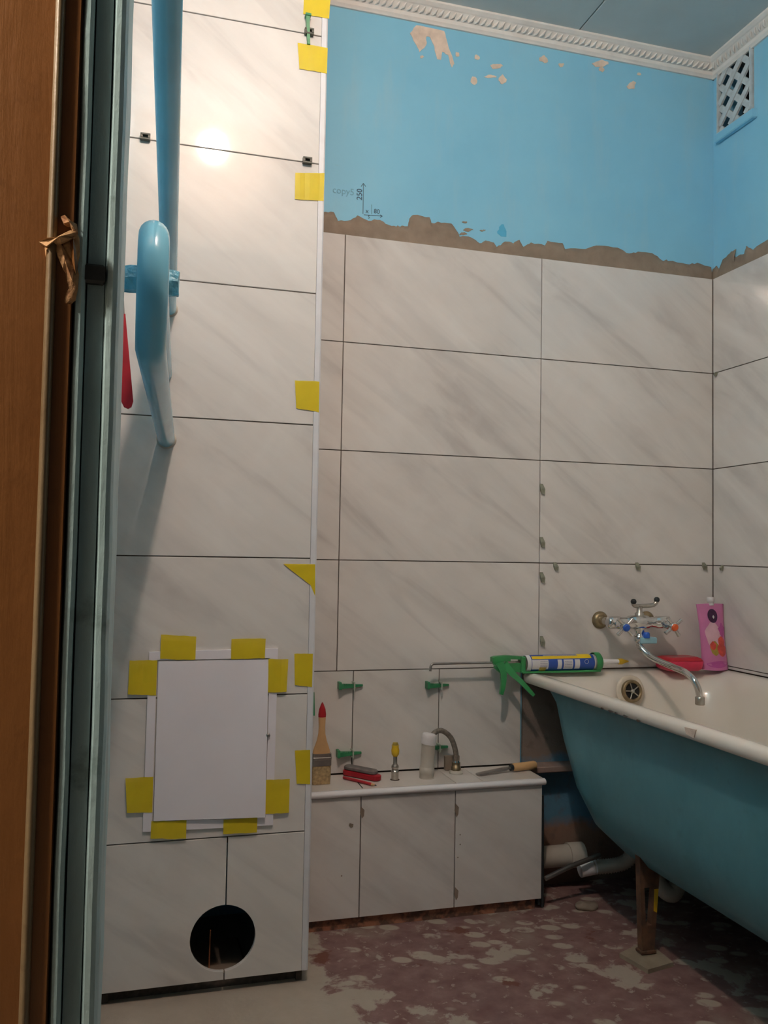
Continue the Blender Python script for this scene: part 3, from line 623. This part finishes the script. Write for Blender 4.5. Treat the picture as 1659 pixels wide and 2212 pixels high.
mb = MB().loft(R2, False, True); mb.add(R2[-1], [tuple(range(len(R2[-1])))])
mb.build('outer_shell', M_bathblue, BT)
# chips along the lip
for px, py, sx_, sz_ in ((1350,1544,.010,.002),(1318,1532,.012,.0018),(1378,1553,.007,.002),(1300,1527,.006,.0015),(1330,1537,.006,.002)):
    c = at(0, bX0, px, py); MB().prism([(bX0+.0025, c.y-sx_, .5905), (bX0+.0025, c.y-sx_*.3, .5905+sz_), (bX0+.0025, c.y+sx_*.5, .590+sz_*1.6), (bX0+.0025, c.y+sx_, .5905), (bX0+.0025, c.y, .588)], (-.0028, 0, 0)).build('chip', M_enameledge, BT)
c = at(0, bX0-.001, 1490, 1582); MB().prism([(bX0, c.y-.021, .613), (bX0, c.y+.017, .611), (bX0, c.y+.012, .598), (bX0, c.y-.012, .595)], (-.0015, 0, 0)).build('lip_patch', M_plaster, BT)
# overflow grate on the far end of the basin
oc = at(1, -.0965, 1365, 1493); on_ = Vector((0, -1, .16)).normalized(); ov = MB()
ov.lathe(oc, on_, [(.0325, -.004), (.0325, .003), (.030, .0065), (.025, .0065), (.0225, .0035), (.0225, -.004)], 32, False)
og = ov.build('overflow_ring', M_brass, BT)
MB().lathe(oc, on_, [(.0228, -.006), (.0228, .0012)], 24).build('overflow_hole', M_black, og)
u_ = on_.orthogonal().normalized(); v_ = on_.cross(u_); gm = MB()
for k in range(5):
    a = 2*math.pi*k/5+.4; d_ = u_*math.cos(a)+v_*math.sin(a); gm.tube([oc+on_*.003+d_*.003, oc+on_*.0035+d_*.023], .0022, 6)
gm.lathe(oc, on_, [(.0065, -.002), (.0065, .006), (.004, .0075)], 14); gm.build('overflow_spokes', M_dull, og)
MB().lathe(oc-on_*.006, on_, [(.046, -.002), (.044, .0022), (.034, .0030)], 28).jitter(.002, 40).build('rust_stain', mat('rusty_water_stain', (.70, .63, .52), .2, var=.15, scale=30), BT)
# legs
def bathleg(x, y, zf=0.):
    m_ = MB(); zt_ = .245; y0 = y-.010; y1 = y+.010
    xa0, xa1, xb0, xb1 = x-.024, x+.034, x-.016, x+.016
    L_ = lambda t: xa0+(xb0-xa0)*t
    Rr = lambda t: xa1+(xb1-xa1)*t
    H = lambda t: zt_+(.013-zt_)*t
    def q4(ta, tb, la, ra, lb, rb): m_.prism([(la, y0, H(ta)), (ra, y0, H(ta)), (rb, y0, H(tb)), (lb, y0, H(tb))], (0, y1-y0, 0))
    q4(0, .34, L_(0), Rr(0), L_(.34), Rr(.34)); q4(.72, 1, L_(.72), Rr(.72), L_(1), Rr(1))
    q4(.34, .72, L_(.34), L_(.34)+.010, L_(.72), L_(.72)+.012); q4(.34, .72, Rr(.34)-.012, Rr(.34), Rr(.72)-.012, Rr(.72))
    m_.box((x-.020, y-.013, zf+.0005), (x+.020, y+.013, .020), .002); lo = m_.build('leg', M_rust, BT); return lo, Rr, H, y0
lo, Rr, H, y0 = bathleg(.662, -.462, .0105)
MB().prism([(Rr(.36)-.012, y0-.0003, H(.36)), (Rr(.36)-.001, y0-.0003, H(.36)), (Rr(.60)-.001, y0-.0003, H(.60)), (Rr(.62)-.009, y0-.0003, H(.58))], (0, -.0012, 0)).build('paint_drip', M_yellow, lo)
for x, y in ((1.07, -.462), (.68, -1.17), (1.06, -1.17)): bathleg(x, y)
pd = MB().prism([at(2, 0, *p) for p in ((1338,2068),(1400,2104),(1455,2088),(1395,2040))], (0, 0, .010)).build('floor_pad', M_pad); tag(pd, 'square scrap wood pad under the rusty bath leg', 'pad')
# waste trap under the bath and pipes by the wall
c = at(1, -.36, 1466, 1930)
tp = smooth_path([(c.x-.03, -.30, .176), (c.x-.034, -.30, .15), (c.x-.028, -.315, .105), (c.x, -.33, .082), (c.x+.030, -.315, .105), (c.x+.036, -.30, .15), (c.x+.036, -.20, .165)], 6)
tag(MB().tube(tp, .021, 16).build('waste_trap', M_pvc), 'curved grey-white plastic waste trap hanging under the bathtub', 'pipe')
a = at(1, -.07, 1185, 1868); b = at(1, -.07, 1330, 1866); gp = thing('waste_pipe', 'greyish plastic waste pipe lying along the wall beside the ledge', 'pipe', (.65, -.07, .0))
ZP = .098
MB().tube([(.549, -.045, ZP), (.69, -.048, ZP)], .030, 20).build('pipe_run', M_pvc, gp); MB().tube([(.675, -.048, ZP), (.72, -.05, ZP)], .0345, 20).build('socket', M_pvc, gp)
hp = thing('corrugated_hose', 'white corrugated drain hose running under the bathtub', 'hose', (.72, -.13, .06))
hpath = smooth_path([at(1, -.115, 1252, 1880), at(1, -.12, 1285, 1873), at(1, -.13, 1320, 1870), at(1, -.14, 1350, 1862), at(1, -.15, 1372, 1840)], 12)
MB().tube(hpath[:14], .0195, 16).build('cuff', M_white, hp); MB().tube(hpath[10:], [.0205 if k % 2 else .0175 for k in range(len(hpath)-10)], 16).build('bellows', M_pvc, hp)
a = at(1, -.165, 1178, 1898); b = at(1, -.14, 1296, 1847)
tag(MB().tube([a, a.lerp(b, .45)+Vector((0, 0, .004)), b], .0068, 10).build('steel_tube', M_steel), 'thin grey steel tube slanting beside the corrugated hose', 'tube')
bt = MB().box((.552, -.055, .335), (.98, .003, .352), .002).build('wall_batten', M_batten); tag(bt, 'pinkish wooden batten fixed to the bare wall behind the bathtub', 'batten')
tag(MB().tube([Vector((.549, YB+.012, .0045)), Vector((.5465, YB+.012, .30))], .0045, 8).build('edge_strip', M_darkmetal), 'thin dark strip standing at the end of the tiled ledge', 'strip')
tag(MB().ball((.665, -.175, .006), (.035, .022, .012), 9).jitter(.007, 60).build('rubble_lump', M_cement), 'lump of mortar rubble on the floor beside the waste pipe', 'rubble')
# ------------------------------------------------------------------ bath mixer
e1 = at(1, -.004, 1297, 1338); e2 = at(1, -.004, 1397, 1331); ym = -.088; zc_ = (e1.z+e2.z)/2; zc_ = e1.z-.002
mx = thing('bath_mixer', 'chrome two-handle bath mixer tap with a long swivel spout on the tiled wall', 'tap', ((e1.x+e2.x)/2, 0, zc_-.05))
for e in (e1, e2):
    es = MB().lathe((e.x, 0, zc_), (0, -1, 0), [(.026, .0), (.026, .004), (.021, .011), (.014, .014), (.0125, .014), (.0125, .030)], 24).build('wall_flange', M_brass, mx)
    MB().tube([(e.x, -.026, zc_), (e.x, ym+.012, zc_)], .0115, 14).build('inlet', M_dull, mx); MB().lathe((e.x, ym+.03, zc_), (0, -1, 0), [(.0165, 0), (.0165, .018)], 6).build('nut', M_chrome, mx)
xm = (e1.x+e2.x)/2
MB().lathe((e1.x-.028, ym, zc_), (1, 0, 0), [(.010, 0), (.016, .003), (.018, .010), (.018, .040), (.0150, .046), (.0150, .066), (.0195, .074), (.0215, .103), (.0195, .132), (.0150, .140), (.0150, .160), (.018, .166), (.018, .196), (.016, .203), (.010, .206)], 22).build('body', M_chrome, mx)
for e, m_, ang in ((e1, M_bluepl, .75), (e2, M_orange, .62)):
    hx = e.x
    h = MB().lathe((hx, ym-.010, zc_-.004), (0, -1, -.12), [(.013, 0), (.012, .020), (.009, .024), (.009, .034), (.0125, .037), (.0125, .046), (.009, .049)], 18); cc = Vector((hx, ym-.051, zc_-.009))
    for k in range(4):
        a = ang+math.pi/2*k; d_ = Vector((math.cos(a), 0, math.sin(a))); h.tube([cc+d_*.006, cc+d_*.032], [.0042, .0058], 10)
    hh = h.build('handle', M_chrome, mx); MB().lathe(cc+Vector((0, -.004, -.001)), (0, -1, -.12), [(.0105, 0), (.0105, .006), (.007, .0085)], 16).build('cap', m_, hh)
MB().lathe((xm, ym, zc_-.012), (0, 0, -1), [(.015, 0), (.015, .014), (.012, .018), (.012, .024), (.0155, .026), (.0155, .042), (.011, .046)], 18).build('spout_collar', M_chrome, mx)
MB().lathe((xm, ym, zc_+.014), (0, 0, 1), [(.014, 0), (.013, .012), (.0085, .016), (.0085, .034)], 16).build('cradle_post', M_dull, mx)
MB().tube(smooth_path([(xm-.022, ym-.004, zc_+.060), (xm-.020, ym-.002, zc_+.051), (xm-.008, ym, zc_+.047), (xm+.036, ym-.004, zc_+.049), (xm+.050, ym-.006, zc_+.056), (xm+.053, ym-.007, zc_+.066)], 5), .0062, 10).build('shower_cradle', M_dull, mx)
for p in ((xm-.022, ym-.004, zc_+.060), (xm+.053, ym-.007, zc_+.066)): MB().ball(p, .0085, 8).build('cradle_tip', M_darkmetal, mx)
# swivel spout
s0 = Vector((xm, ym, zc_-.058)); yz = [(-.105, 1383, 1398), (-.14, 1408, 1420), (-.22, 1452, 1440), (-.29, 1480, 1452), (-.325, 1497, 1467), (-.338, 1507, 1486), (-.342, 1512, 1508)]
pts = [s0+Vector((0, 0, .012)), s0+Vector((0, -.002, -.004))]+[at(1, y, px, py) for y, px, py in yz]
MB().tube(smooth_path(pts, 7), .0088, 14).build('spout', M_chrome, mx)
e_ = pts[-1]; MB().lathe(e_+Vector((0, 0, .004)), (0, 0, -1), [(.0105, 0), (.0125, .002), (.0125, .020), (.0105, .022)], 16).build('aerator', M_dull, mx)
c = at(1, ym-.02, 1402, 1384); lbx = MB().box((c.x-.026, ym-.02, c.z-.009), (c.x+.026, ym+.006, c.z+.009), .002); lbx.build('diverter_plate', M_lightblue, mx)
MB().lathe((c.x-.006, ym-.016, c.z+.010), (0, 0, 1), [(.010, -.002), (.010, .010), (.007, .014)], 14).build('diverter_knob', M_bluepl, mx)
# ------------------------------------------------------------------ caulking gun with cartridge, lying on the bath rim
zg = .6165+.0272; yg = -.045
def gx(px, y=yg): return at(1, y, px, 1428).x
gz = zg
G = thing('caulking_gun', 'green skeleton caulking gun with steel rod lying across the bath rim', 'caulking gun', (gx(1200), yg, .617))
xa, xb, xh = gx(1131), gx(1288), gx(1100)
MB().tube([(gx(936), yg, gz+.004), (gx(1100), yg, gz+.004), (xa+.001, yg, gz+.004)], .0034, 8).tube(smooth_path([(gx(936), yg, gz+.004), (gx(931), yg-.001, gz-.001), (gx(929), yg-.002, gz-.016)], 4), .0038, 8).build('rod', M_steel, G)
MB().loft([[(xb-.012, yg+.0275*math.cos(a), gz+.0275*math.sin(a)) for a in [2*math.pi*k/28 for k in range(28)]], [(xb-.004, yg+.0285*math.cos(a), gz+.0285*math.sin(a)) for a in [2*math.pi*k/28 for k in range(28)]], [(xb+.006, yg+.0285*math.cos(a), gz+.0285*math.sin(a)) for a in [2*math.pi*k/28 for k in range(28)]], [(xb+.010, yg+.024*math.cos(a), gz+.024*math.sin(a)) for a in [2*math.pi*k/28 for k in range(28)]], [(xb+.010, yg+.010*math.cos(a), gz+.010*math.sin(a)) for a in [2*math.pi*k/28 for k in range(28)]]], False, True).build('end_ring', M_green, G)
MB().box((xa-.012, yg-.020, gz-.0262), (xb+.004, yg-.010, gz-.0205), .0015).box((xa-.012, yg+.010, gz-.0262), (xb+.004, yg+.020, gz-.0205), .0015).box((xa-.012, yg-.012, gz-.0262), (xa+.001, yg+.012, gz+.02), .0015).build('cradle', M_green, G)
hs = [(gx(1062), gz+.019), (gx(1070), gz+.022), (gx(1094), gz+.024), (xa-.006, gz+.020), (xa-.006, gz+.012), (gx(1100), gz+.014), (gx(1100), gz+.004), (xa-.004, gz+.002), (xa-.004, gz-.024), (gx(1098), gz-.022), (gx(1076), gz-.012), (gx(1062), gz+.004)]
MB().prism([(x, yg-.010, z) for x, z in hs], (0, .020, 0)).build('housing', M_green, G)
MB().box((gx(1085), yg-.0115, gz+.003), (gx(1110), yg-.0095, gz+.008)).build('ratchet', M_steel, G)
MB().loft([[(gx(a_, -.09), -.052-dy, z_+dz) for dy, dz in ((0, -.0035), (.012, -.0035), (.012, .0035), (0, .0035))] for a_, z_, dy_ in ((1078, gz-.006, 0), (1090, gz-.020, 0))], True).build('pivot', M_green, G)
def lever(pp, wd, nm):
    C_ = [at(1, y, px, py) for px, py, y in pp]; C_ = smooth_path(C_, 5); m_ = MB(); R = []
    for i, p in enumerate(C_):
        t = (C_[min(i+1, len(C_)-1)]-C_[max(i-1, 0)]).normalized(); sd = Vector((-t.z, 0, t.x)); f_ = i/(len(C_)-1); ww = wd[0]+(wd[1]-wd[0])*f_
        R.append([p+sd*ww+Vector((0, -.006, 0)), p-sd*ww+Vector((0, -.006, 0)), p-sd*ww*.8+Vector((0, .006, 0)), p+sd*ww*.8+Vector((0, .006, 0))])
    m_.loft(R, True, False); m_.build(nm, M_green, G)
lever([(1078,1432,-.062),(1086,1452,-.064),(1086,1478,-.068),(1082,1500,-.070)], (.012, .0045), 'trigger')
lever([(1088,1434,-.060),(1106,1455,-.070),(1128,1476,-.085),(1152,1502,-.098)], (.012, .0045), 'grip')
KT = thing('sealant_cartridge', 'white sealant cartridge with blue and yellow print held in the green gun', 'cartridge', (gx(1210), yg, gz-.024))
rc = .0232; xt0, xt1 = xa+.003, xb-.004
MB().lathe((xt0, yg, gz), (1, 0, 0), [(.0215, .006), (.0215, .0), (rc, .0), (rc, xt1-xt0), (.020, xt1-xt0+.002)], 32, False).build('tube', M_white, KT)
MB().lathe((xt0+.008, yg, gz), (1, 0, 0), [(.0212, 0), (.0212, .003)], 24).build('plunger', M_pvc, KT)
MB().lathe((xt1, yg, gz), (1, 0, 0), [(.020, -.002), (.018, .012), (.0095, .014), (.0090, .020)], 24).build('shoulder', M_white, KT)
xn1 = gx(1336); MB().lathe((xt1+.014, yg, gz), (1, 0, 0), [(.0090, 0), (.0088, .006), (.0068, xn1-xt1-.014)], 18).build('nozzle', M_white, KT)
MB().lathe((xn1-.001, yg, gz), (1, 0, 0), [(.0085, 0), (.0088, .012), (.0055, .020), (.0018, .034)], 16).build('cap', M_yellow, KT)
tb = [o for o in KT.children if o.name.startswith('tube')][0] if KT.children else KT
def wrap(xa_, xb_, a0, a1, m_, lift=.0003, nm='print'):       # printed panel on the tube; angles in degrees: 0 towards the room, 90 up
    n_ = max(3, int((a1-a0)/8)); R = [[(x, yg-(rc+lift)*math.cos(math.radians(a0+(a1-a0)*k/n_)), gz+(rc+lift)*math.sin(math.radians(a0+(a1-a0)*k/n_))) for k in range(n_+1)] for x in (xa_, xb_)]
    MB().loft(R, False, True, False).build(nm, m_, tb)
Lx = lambda px: gx(px, yg-.02)
wrap(Lx(1148), Lx(1284), -75, 120, M_labelblue); wrap(Lx(1150), Lx(1276), 36, 62, M_labelyellow, .0005); wrap(Lx(1250), Lx(1278), 36, 100, M_labelyellow, .0006); wrap(Lx(1177), Lx(1250), 62, 78, M_labelgrey, .0006)
wrap(Lx(1149), Lx(1164), -40, 30, M_labelwhite, .0005); wrap(Lx(1164), Lx(1184), -40, 30, M_labelwhite, .0005); wrap(Lx(1204), Lx(1213), -40, 30, M_labelwhite, .0005); wrap(Lx(1217), Lx(1237), -40, 30, M_labelwhite, .0005); wrap(Lx(1241), Lx(1252), -40, 30, M_labelwhite, .0005)
for k in range(5):
    for p0_, p1_ in ((1166, 1182), (1219, 1235)): wrap(Lx(p0_), Lx(p1_), -30+k*11, -26+k*11, M_labelgrey, .0007, 'small_print')
wrap(Lx(1165), Lx(1180), -60, -22, M_leaf, .0008)
c_ = Vector((Lx(1266), yg-(rc+.001)*math.cos(math.radians(12)), gz+(rc+.001)*math.sin(math.radians(12))))
MB().tube([c_+Vector((.006*math.cos(2*math.pi*k/16), 0, .006*math.sin(2*math.pi*k/16))) for k in range(17)], .0006, 5).build('round_mark', M_labelwhite, tb)
# ------------------------------------------------------------------ soap dish and pouch on the rim
a = at(2, .618, 1425, 1440); sdx = at(1, -.045, 1466, 1432)
sd = thing('soap_dish', 'raspberry red plastic soap dish on the bath rim behind the spout', 'soap dish', (sdx.x, -.052, .617))
x0, x1_ = at(1, -.045, 1424, 1430).x, at(1, -.06, 1508, 1436).x; zt_ = .617
MB().loft([rrect(x0+.012, x1_-.012, -.088, -.022, .012, zt_), rrect(x0+.004, x1_-.004, -.094, -.014, .014, zt_+.006), rrect(x0, x1_, -.097, -.010, .016, zt_+.028), rrect(x0+.003, x1_-.003, -.094, -.013, .014, zt_+.030)], True, True).build('base', M_pinkred, sd)
MB().loft([rrect(x0+.001, x1_-.001, -.096, -.011, .015, zt_+.0305), rrect(x0+.005, x1_-.005, -.092, -.014, .014, zt_+.036), rrect(x0+.016, x1_-.012, -.083, -.024, .012, zt_+.040)], True, True).build('lid', M_redpl, sd)
pb = at(1, -.075, 1545, 1440); px_, yp = pb.x, -.075; hp_ = .197
PO = thing('soap_pouch', 'pink flat refill pouch with white spout standing in the bath corner', 'pouch', (px_, yp, .617))
def pouch_y(s, t):  # thickness bulge
    return (.020*math.sin(math.pi*min(1, max(0, (s+1)/2)))**.6)*(1-t)**.55+.0012
def pw(t): return .0455-.004*math.sin(math.pi*t*1.0)+.002*t
tilt = lambda t: .018*t; lean = lambda t: -.006*t
ns, nt_ = 14, 18
def pouch_pt(s, t, side, lift=0):
    return Vector((px_+lean(t)+s*pw(t), yp+tilt(t)+side*(pouch_y(s, t)+lift), .6175+hp_*t+.002*math.sin(9*t+s)*s))
mb = MB(); rings = []
for j in range(nt_+1):
    t = j/nt_; rings.append([pouch_pt(-1+2*i/ns, t, -1) for i in range(ns+1)]+[pouch_pt(1-2*i/ns, t, 1) for i in range(ns+1)])
mb.loft(rings, True, True); pf = mb.build('film', M_pink, PO)
tp_ = pouch_pt(0.05, 1, -1); MB().lathe(tp_+Vector((.002, .0012, -.006)), (0, .08, 1), [(.0085, 0), (.0085, .010), (.0105, .0105), (.0105, .024), (.009, .0255)], 18).build('spout_cap', M_white, PO)
def decal(cx, ct, rx, rt, m_, lift=.0006, nm='print', n_=22, wob=0., ph=0.):
    m2 = MB(); cpt = pouch_pt(cx, ct, -1, lift); rr = []
    for f_ in (.5, 1.):
        rr.append([pouch_pt(cx+rx*f_*math.cos(2*math.pi*k/n_)*(1+wob*math.sin(5*2*math.pi*k/n_+ph)), ct+rt*f_*math.sin(2*math.pi*k/n_)*(1+wob*math.cos(4*2*math.pi*k/n_+ph)), -1, lift) for k in range(n_)])
    m2.loft([rr[1], rr[0]], False, True); m2.add([cpt]+rr[0], [(0, 1+k, 1+(k+1) % n_) for k in range(n_)], True); m2.build(nm, m_, pf)
decal(-.10, .52, .62, .20, M_pinkpale, .0004, wob=.08); decal(.62, .60, .30, .09, M_magenta, .0006, wob=.2); decal(.0, .09, .8, .05, M_magenta, .0005, wob=.05)
decal(-.02, .815, .38, .105, M_emblem, .0012, 'emblem'); decal(.02, .80, .085, .03, M_labelwhite, .0018, 'emblem_highlight', 4)  # the white fleck is a highlight painted onto the dark emblem
decal(-.14, .33, .36, .10, M_leaf, .0008, wob=.1); decal(.42, .31, .40, .105, M_fruit, .0010, wob=.06); decal(.45, .425, .30, .085, M_fruit, .0009, wob=.05, ph=1.); decal(-.28, .37, .22, .06, M_fruit, .0011, wob=.1)
# ------------------------------------------------------------------ tools and pipe stubs on the ledge
def sh(px, py): return at(2, ZS, px, py)
yb_ = -.085; bc = at(1, yb_, 693, 1690); zb_ = ZS+.0006
BR = thing('paintbrush', 'flat paintbrush with red-tipped wooden handle standing on its bristles', 'paintbrush', (bc.x, yb_, ZS))
def slab(prof, y, m_, nm, par, dpth, ax=bc.x, lean_=.0):    # prof: (halfwidth, z, halfdepth)
    R = []
    for hw, z, hd in prof:
        R.append([(ax+hw*math.cos(a)*(1 if True else 1), y+lean_*(z-ZS)+hd*math.sin(a), z) for a in [2*math.pi*k/20 for k in range(20)]])
    return MB().loft(R, True, True).build(nm, m_, par)
zz = lambda py: max(zb_, at(1, yb_, 693, py).z)
def flat(prof, m_, nm, par):
    MB().loft([rrect(bc.x-hw, bc.x+hw, yb_-hd, yb_+hd, min(hw, hd)*.6, z, 4) for hw, z, hd in prof], True, False).build(nm, m_, par)
flat([(.0235, zb_, .008), (.0250, zb_+.02, .009), (.0250, zz(1650), .0095)], M_bristle, 'bristles', BR)
flat([(.0262, zz(1653), .011), (.0262, zz(1640), .011), (.0268, zz(1639), .0116), (.0268, zz(1636), .0116), (.0258, zz(1634), .0105), (.0255, zz(1627), .0105)], M_steel, 'ferrule', BR)
slab([(.0225, zz(1629), .0085), (.0225, zz(1622), .0085), (.0195, zz(1614), .008), (.0135, zz(1600), .0075), (.0095, zz(1585), .007), (.0085, zz(1570), .0065), (.0098, zz(1549), .0065)], yb_, M_wood, 'handle', BR, 0)
slab([(.0100, zz(1549), .0067), (.0105, zz(1543), .0068), (.0085, zz(1532), .006), (.0040, zz(1522), .004), (.0008, zz(1517), .001)], yb_, M_red, 'handle_tip', BR, 0)
# red and grey sanding marker
def orient(name, label, cat, pa, pb, prof, m_, extra=None):
    pass
a, b = sh(752, 1674), sh(812, 1686); a.z = b.z = ZS+.0105
UK = thing('snap_knife_sharpener', 'dusty grey and red rounded hand tool lying behind the red pencil', 'hand tool', ((a.x+b.x)/2, (a.y+b.y)/2, ZS)); UK.name = 'hand_tool'
d_ = (b-a).normalized(); s2 = Vector((-d_.y, d_.x, 0))
def bar(hw, z0, z1, a, b, m_, nm, par, round_=.9):
    n_ = 10; L_ = (b-a).length; out = []
    for z, ins in ((z0, .003), (z0+.002, 0), (z1-.003, 0), (z1, .004)):
        ring = []
        for end, base in ((1, b), (-1, a)):
            for k in range(n_+1):
                th = -math.pi/2+math.pi*k/n_; ring.append(base+d_*end*(hw-ins)*math.cos(th)*round_+s2*end*(hw-ins)*math.sin(th)+Vector((0, 0, z-base.z)))
        out.append(ring)
    MB().loft(out, True, False).build(nm, m_, par)
bar(.0150, ZS+.0006, ZS+.016, a, b, M_red, 'red_base', UK); bar(.0140, ZS+.0162, ZS+.027, a+d_*.002, b-d_*.010, M_grey, 'grey_pad', UK)
a, b = sh(742, 1683), sh(803, 1698); a.z = b.z = ZS+.0045; d_ = (b-a).normalized()
PN = thing('carpenter_pencil', 'red carpenter pencil lying at the front of the ledge', 'pencil', ((a.x+b.x)/2, (a.y+b.y)/2, ZS))
MB().lathe(a, d_, [(.0030, 0), (.0042, .0005), (.0042, (b-a).length)], 6).build('barrel', M_redpl, PN); e_ = (b-a).length
MB().lathe(a, d_, [(.0042, e_), (.0018, e_+.011)], 6).build('sharpened_wood', M_wood, PN); MB().lathe(a, d_, [(.0018, e_+.011), (.0006, e_+.016)], 6).build('lead', M_darkmetal, PN)
a, b = sh(772, 1690), sh(783, 1703); a.z = b.z = ZS+.0012
tag(MB().tube([a, b], .0011, 6).build('nail', M_darkmetal), 'thin dark nail lying under the red pencil', 'nail')
# valve with yellow cap
yv = -.085; c = at(1, yv, 853, 1676); bz = lambda py, px=853: at(1, yv, px, py).z
VL = thing('pipe_valve', 'small metal pipe outlet with yellow plug rising from the ledge', 'pipe outlet', (c.x, yv, ZS))
MB().lathe((c.x, yv, ZS+.0003), (0, 0, 1), [(.0125, 0), (.0122, .0010), (.009, .0015)], 18).build('hole_collar', M_grout, VL)
z0 = ZS+.0015
MB().lathe((c.x, yv, z0), (0, 0, 1), [(.0095, 0), (.0095, .018), (.0108, .019), (.0108, .022), (.0085, .023), (.0085, .030), (.0100, .031), (.0092, .036), (.0055, .040), (.0055, bz(1634)-z0)], 18).build('brass_stub', M_dull, VL)
MB().lathe((c.x, yv, bz(1634)), (0, 0, 1), [(.0060, 0), (.0100, .006), (.0110, .016), (.0090, .026), (.0100, .030)], 10).build('plug', M_yellow, VL); MB().lathe((c.x, yv, bz(1634)+.0295), (0, 0, 1), [(.0085, 0), (.0070, .007)], 10).build('plug_end', M_leaf, VL)
# white plastic pipe stub
c = at(1, yv, 922, 1670); PS = thing('pipe_stub', 'white plastic waste pipe stub with tape-wrapped top rising from the ledge', 'pipe stub', (c.x, yv, ZS))
zs = lambda py: at(1, yv, 922, py).z; d_ = Vector((.05, 0, 1)).normalized()
MB().lathe((c.x, yv, ZS+.0004), (0, 0, 1), [(.0205, 0), (.0202, .0012), (.018, .0018)], 22).build('hole_collar', M_pvc, PS)
hh = zs(1604)-ZS
MB().lathe((c.x-.001, yv, ZS+.0015), d_, [(.0190, 0), (.0190, .010), (.0200, .011), (.0200, .026), (.0188, .027), (.0188, .030), (.0185, .031), (.0185, hh)], 24).build('pipe', M_pvc, PS)
MB().lathe(Vector((c.x-.002, yv, ZS))+d_*(hh-.002), Vector((.16, -.02, 1)), [(.0200, -.002), (.0205, .003), (.0198, .014), (.0192, .024), (.0165, .0255)], 22).jitter(.0008, 120).build('tape_wrap', M_rag, PS)
# flexible supply hose and its outlet
yh = -.055; c = at(1, yh, 985, 1662); FH = thing('supply_hose', 'grey braided flexible hose arching from a wall fitting to the white stub', 'hose', (c.x, yh, ZS))
MB().lathe((c.x, yh, ZS+.0003), (0, 0, 1), [(.0190, 0), (.0185, .006), (.014, .008)], 22).build('base_flange', M_pvc, FH)
MB().lathe((c.x, yh, ZS+.008), (0, 0, 1), [(.0135, 0), (.0135, .010), (.0115, .011), (.0115, .022)], 6).build('nut', M_brass, FH)
MB().lathe((c.x, yh, ZS+.030), (0, 0, 1), [(.0105, 0), (.0095, .003), (.0085, .005)], 14).build('ferrule', M_chrome, FH)
pts = [Vector((c.x, yh, ZS+.032)), at(1, yh, 984, 1622), at(1, yh-.002, 974, 1594), at(1, yh-.006, 956, 1579), at(1, yh-.012, 940, 1582), at(1, yh-.020, 926, 1600)]
MB().tube(smooth_path(pts, 7), .0072, 12).build('braid', M_hose, FH)
tag(MB().box((c.x-.020, -.0245, ZS+.0008), (c.x+.022, -.0125, ZS+.040), .001).build('wall_bracket', M_cement), 'small brown plate standing behind the braided hose fitting', 'plate')
# file with wooden handle
a, b = sh(1030, 1676), sh(1102, 1668); a.z = ZS+.004; b.z = ZS+.012; dd = (b-a).normalized(); FL = thing('chisel', 'steel blade with yellow wooden handle lying on the ledge near the bathtub', 'chisel', ((a.x+b.x)/2, (a.y+b.y)/2, ZS))
sd_ = Vector((-dd.y, dd.x, 0)); R = []
for s, hw, hd in ((0, .006, .0012), (.06, .0085, .0022), (.85, .0085, .0028), (.90, .004, .003), (1.03, .003, .003)):
    p = a.lerp(b, s); R.append([p+sd_*hw-Vector((0, 0, hd)), p+sd_*hw+Vector((0, 0, hd)), p-sd_*hw+Vector((0, 0, hd)), p-sd_*hw-Vector((0, 0, hd))])
MB().loft(R, True).build('blade', M_steel, FL)
c2 = b+dd*(at(2, ZS, 1158, 1662).x-b.x); c2.z = ZS+.0125; dh = (c2-b).normalized(); Lh = (c2-b).length
MB().lathe(b, dh, [(.0085, 0), (.0085, .008)], 16).build('ferrule', M_darkmetal, FL); MB().lathe(b+dh*.008, dh, [(.0095, 0), (.0115, .006), (.0112, Lh*.5), (.0118, Lh-.014), (.0100, Lh-.009)], 18).build('handle', M_wood, FL)
# things in the round hole and at the base of the column
a = at(1, YC+.06, 452, 2040); tag(MB().tube([Vector((a.x, YC+.055, .0)), a+Vector((.002, .004, .03))], .0016, 6).build('copper_wire', M_wire), 'thin reddish wire sticking up inside the round hole', 'wire')
tag(MB().box((-.40, YC+.05, 0), (-.27, YC+.22, .022), .006).jitter(.008, 25).build('mortar_lump', M_cement), 'lump of grey mortar on the floor inside the round hole', 'mortar')
for o in list(bpy.data.objects):
    if '_o' in o: del o['_o']
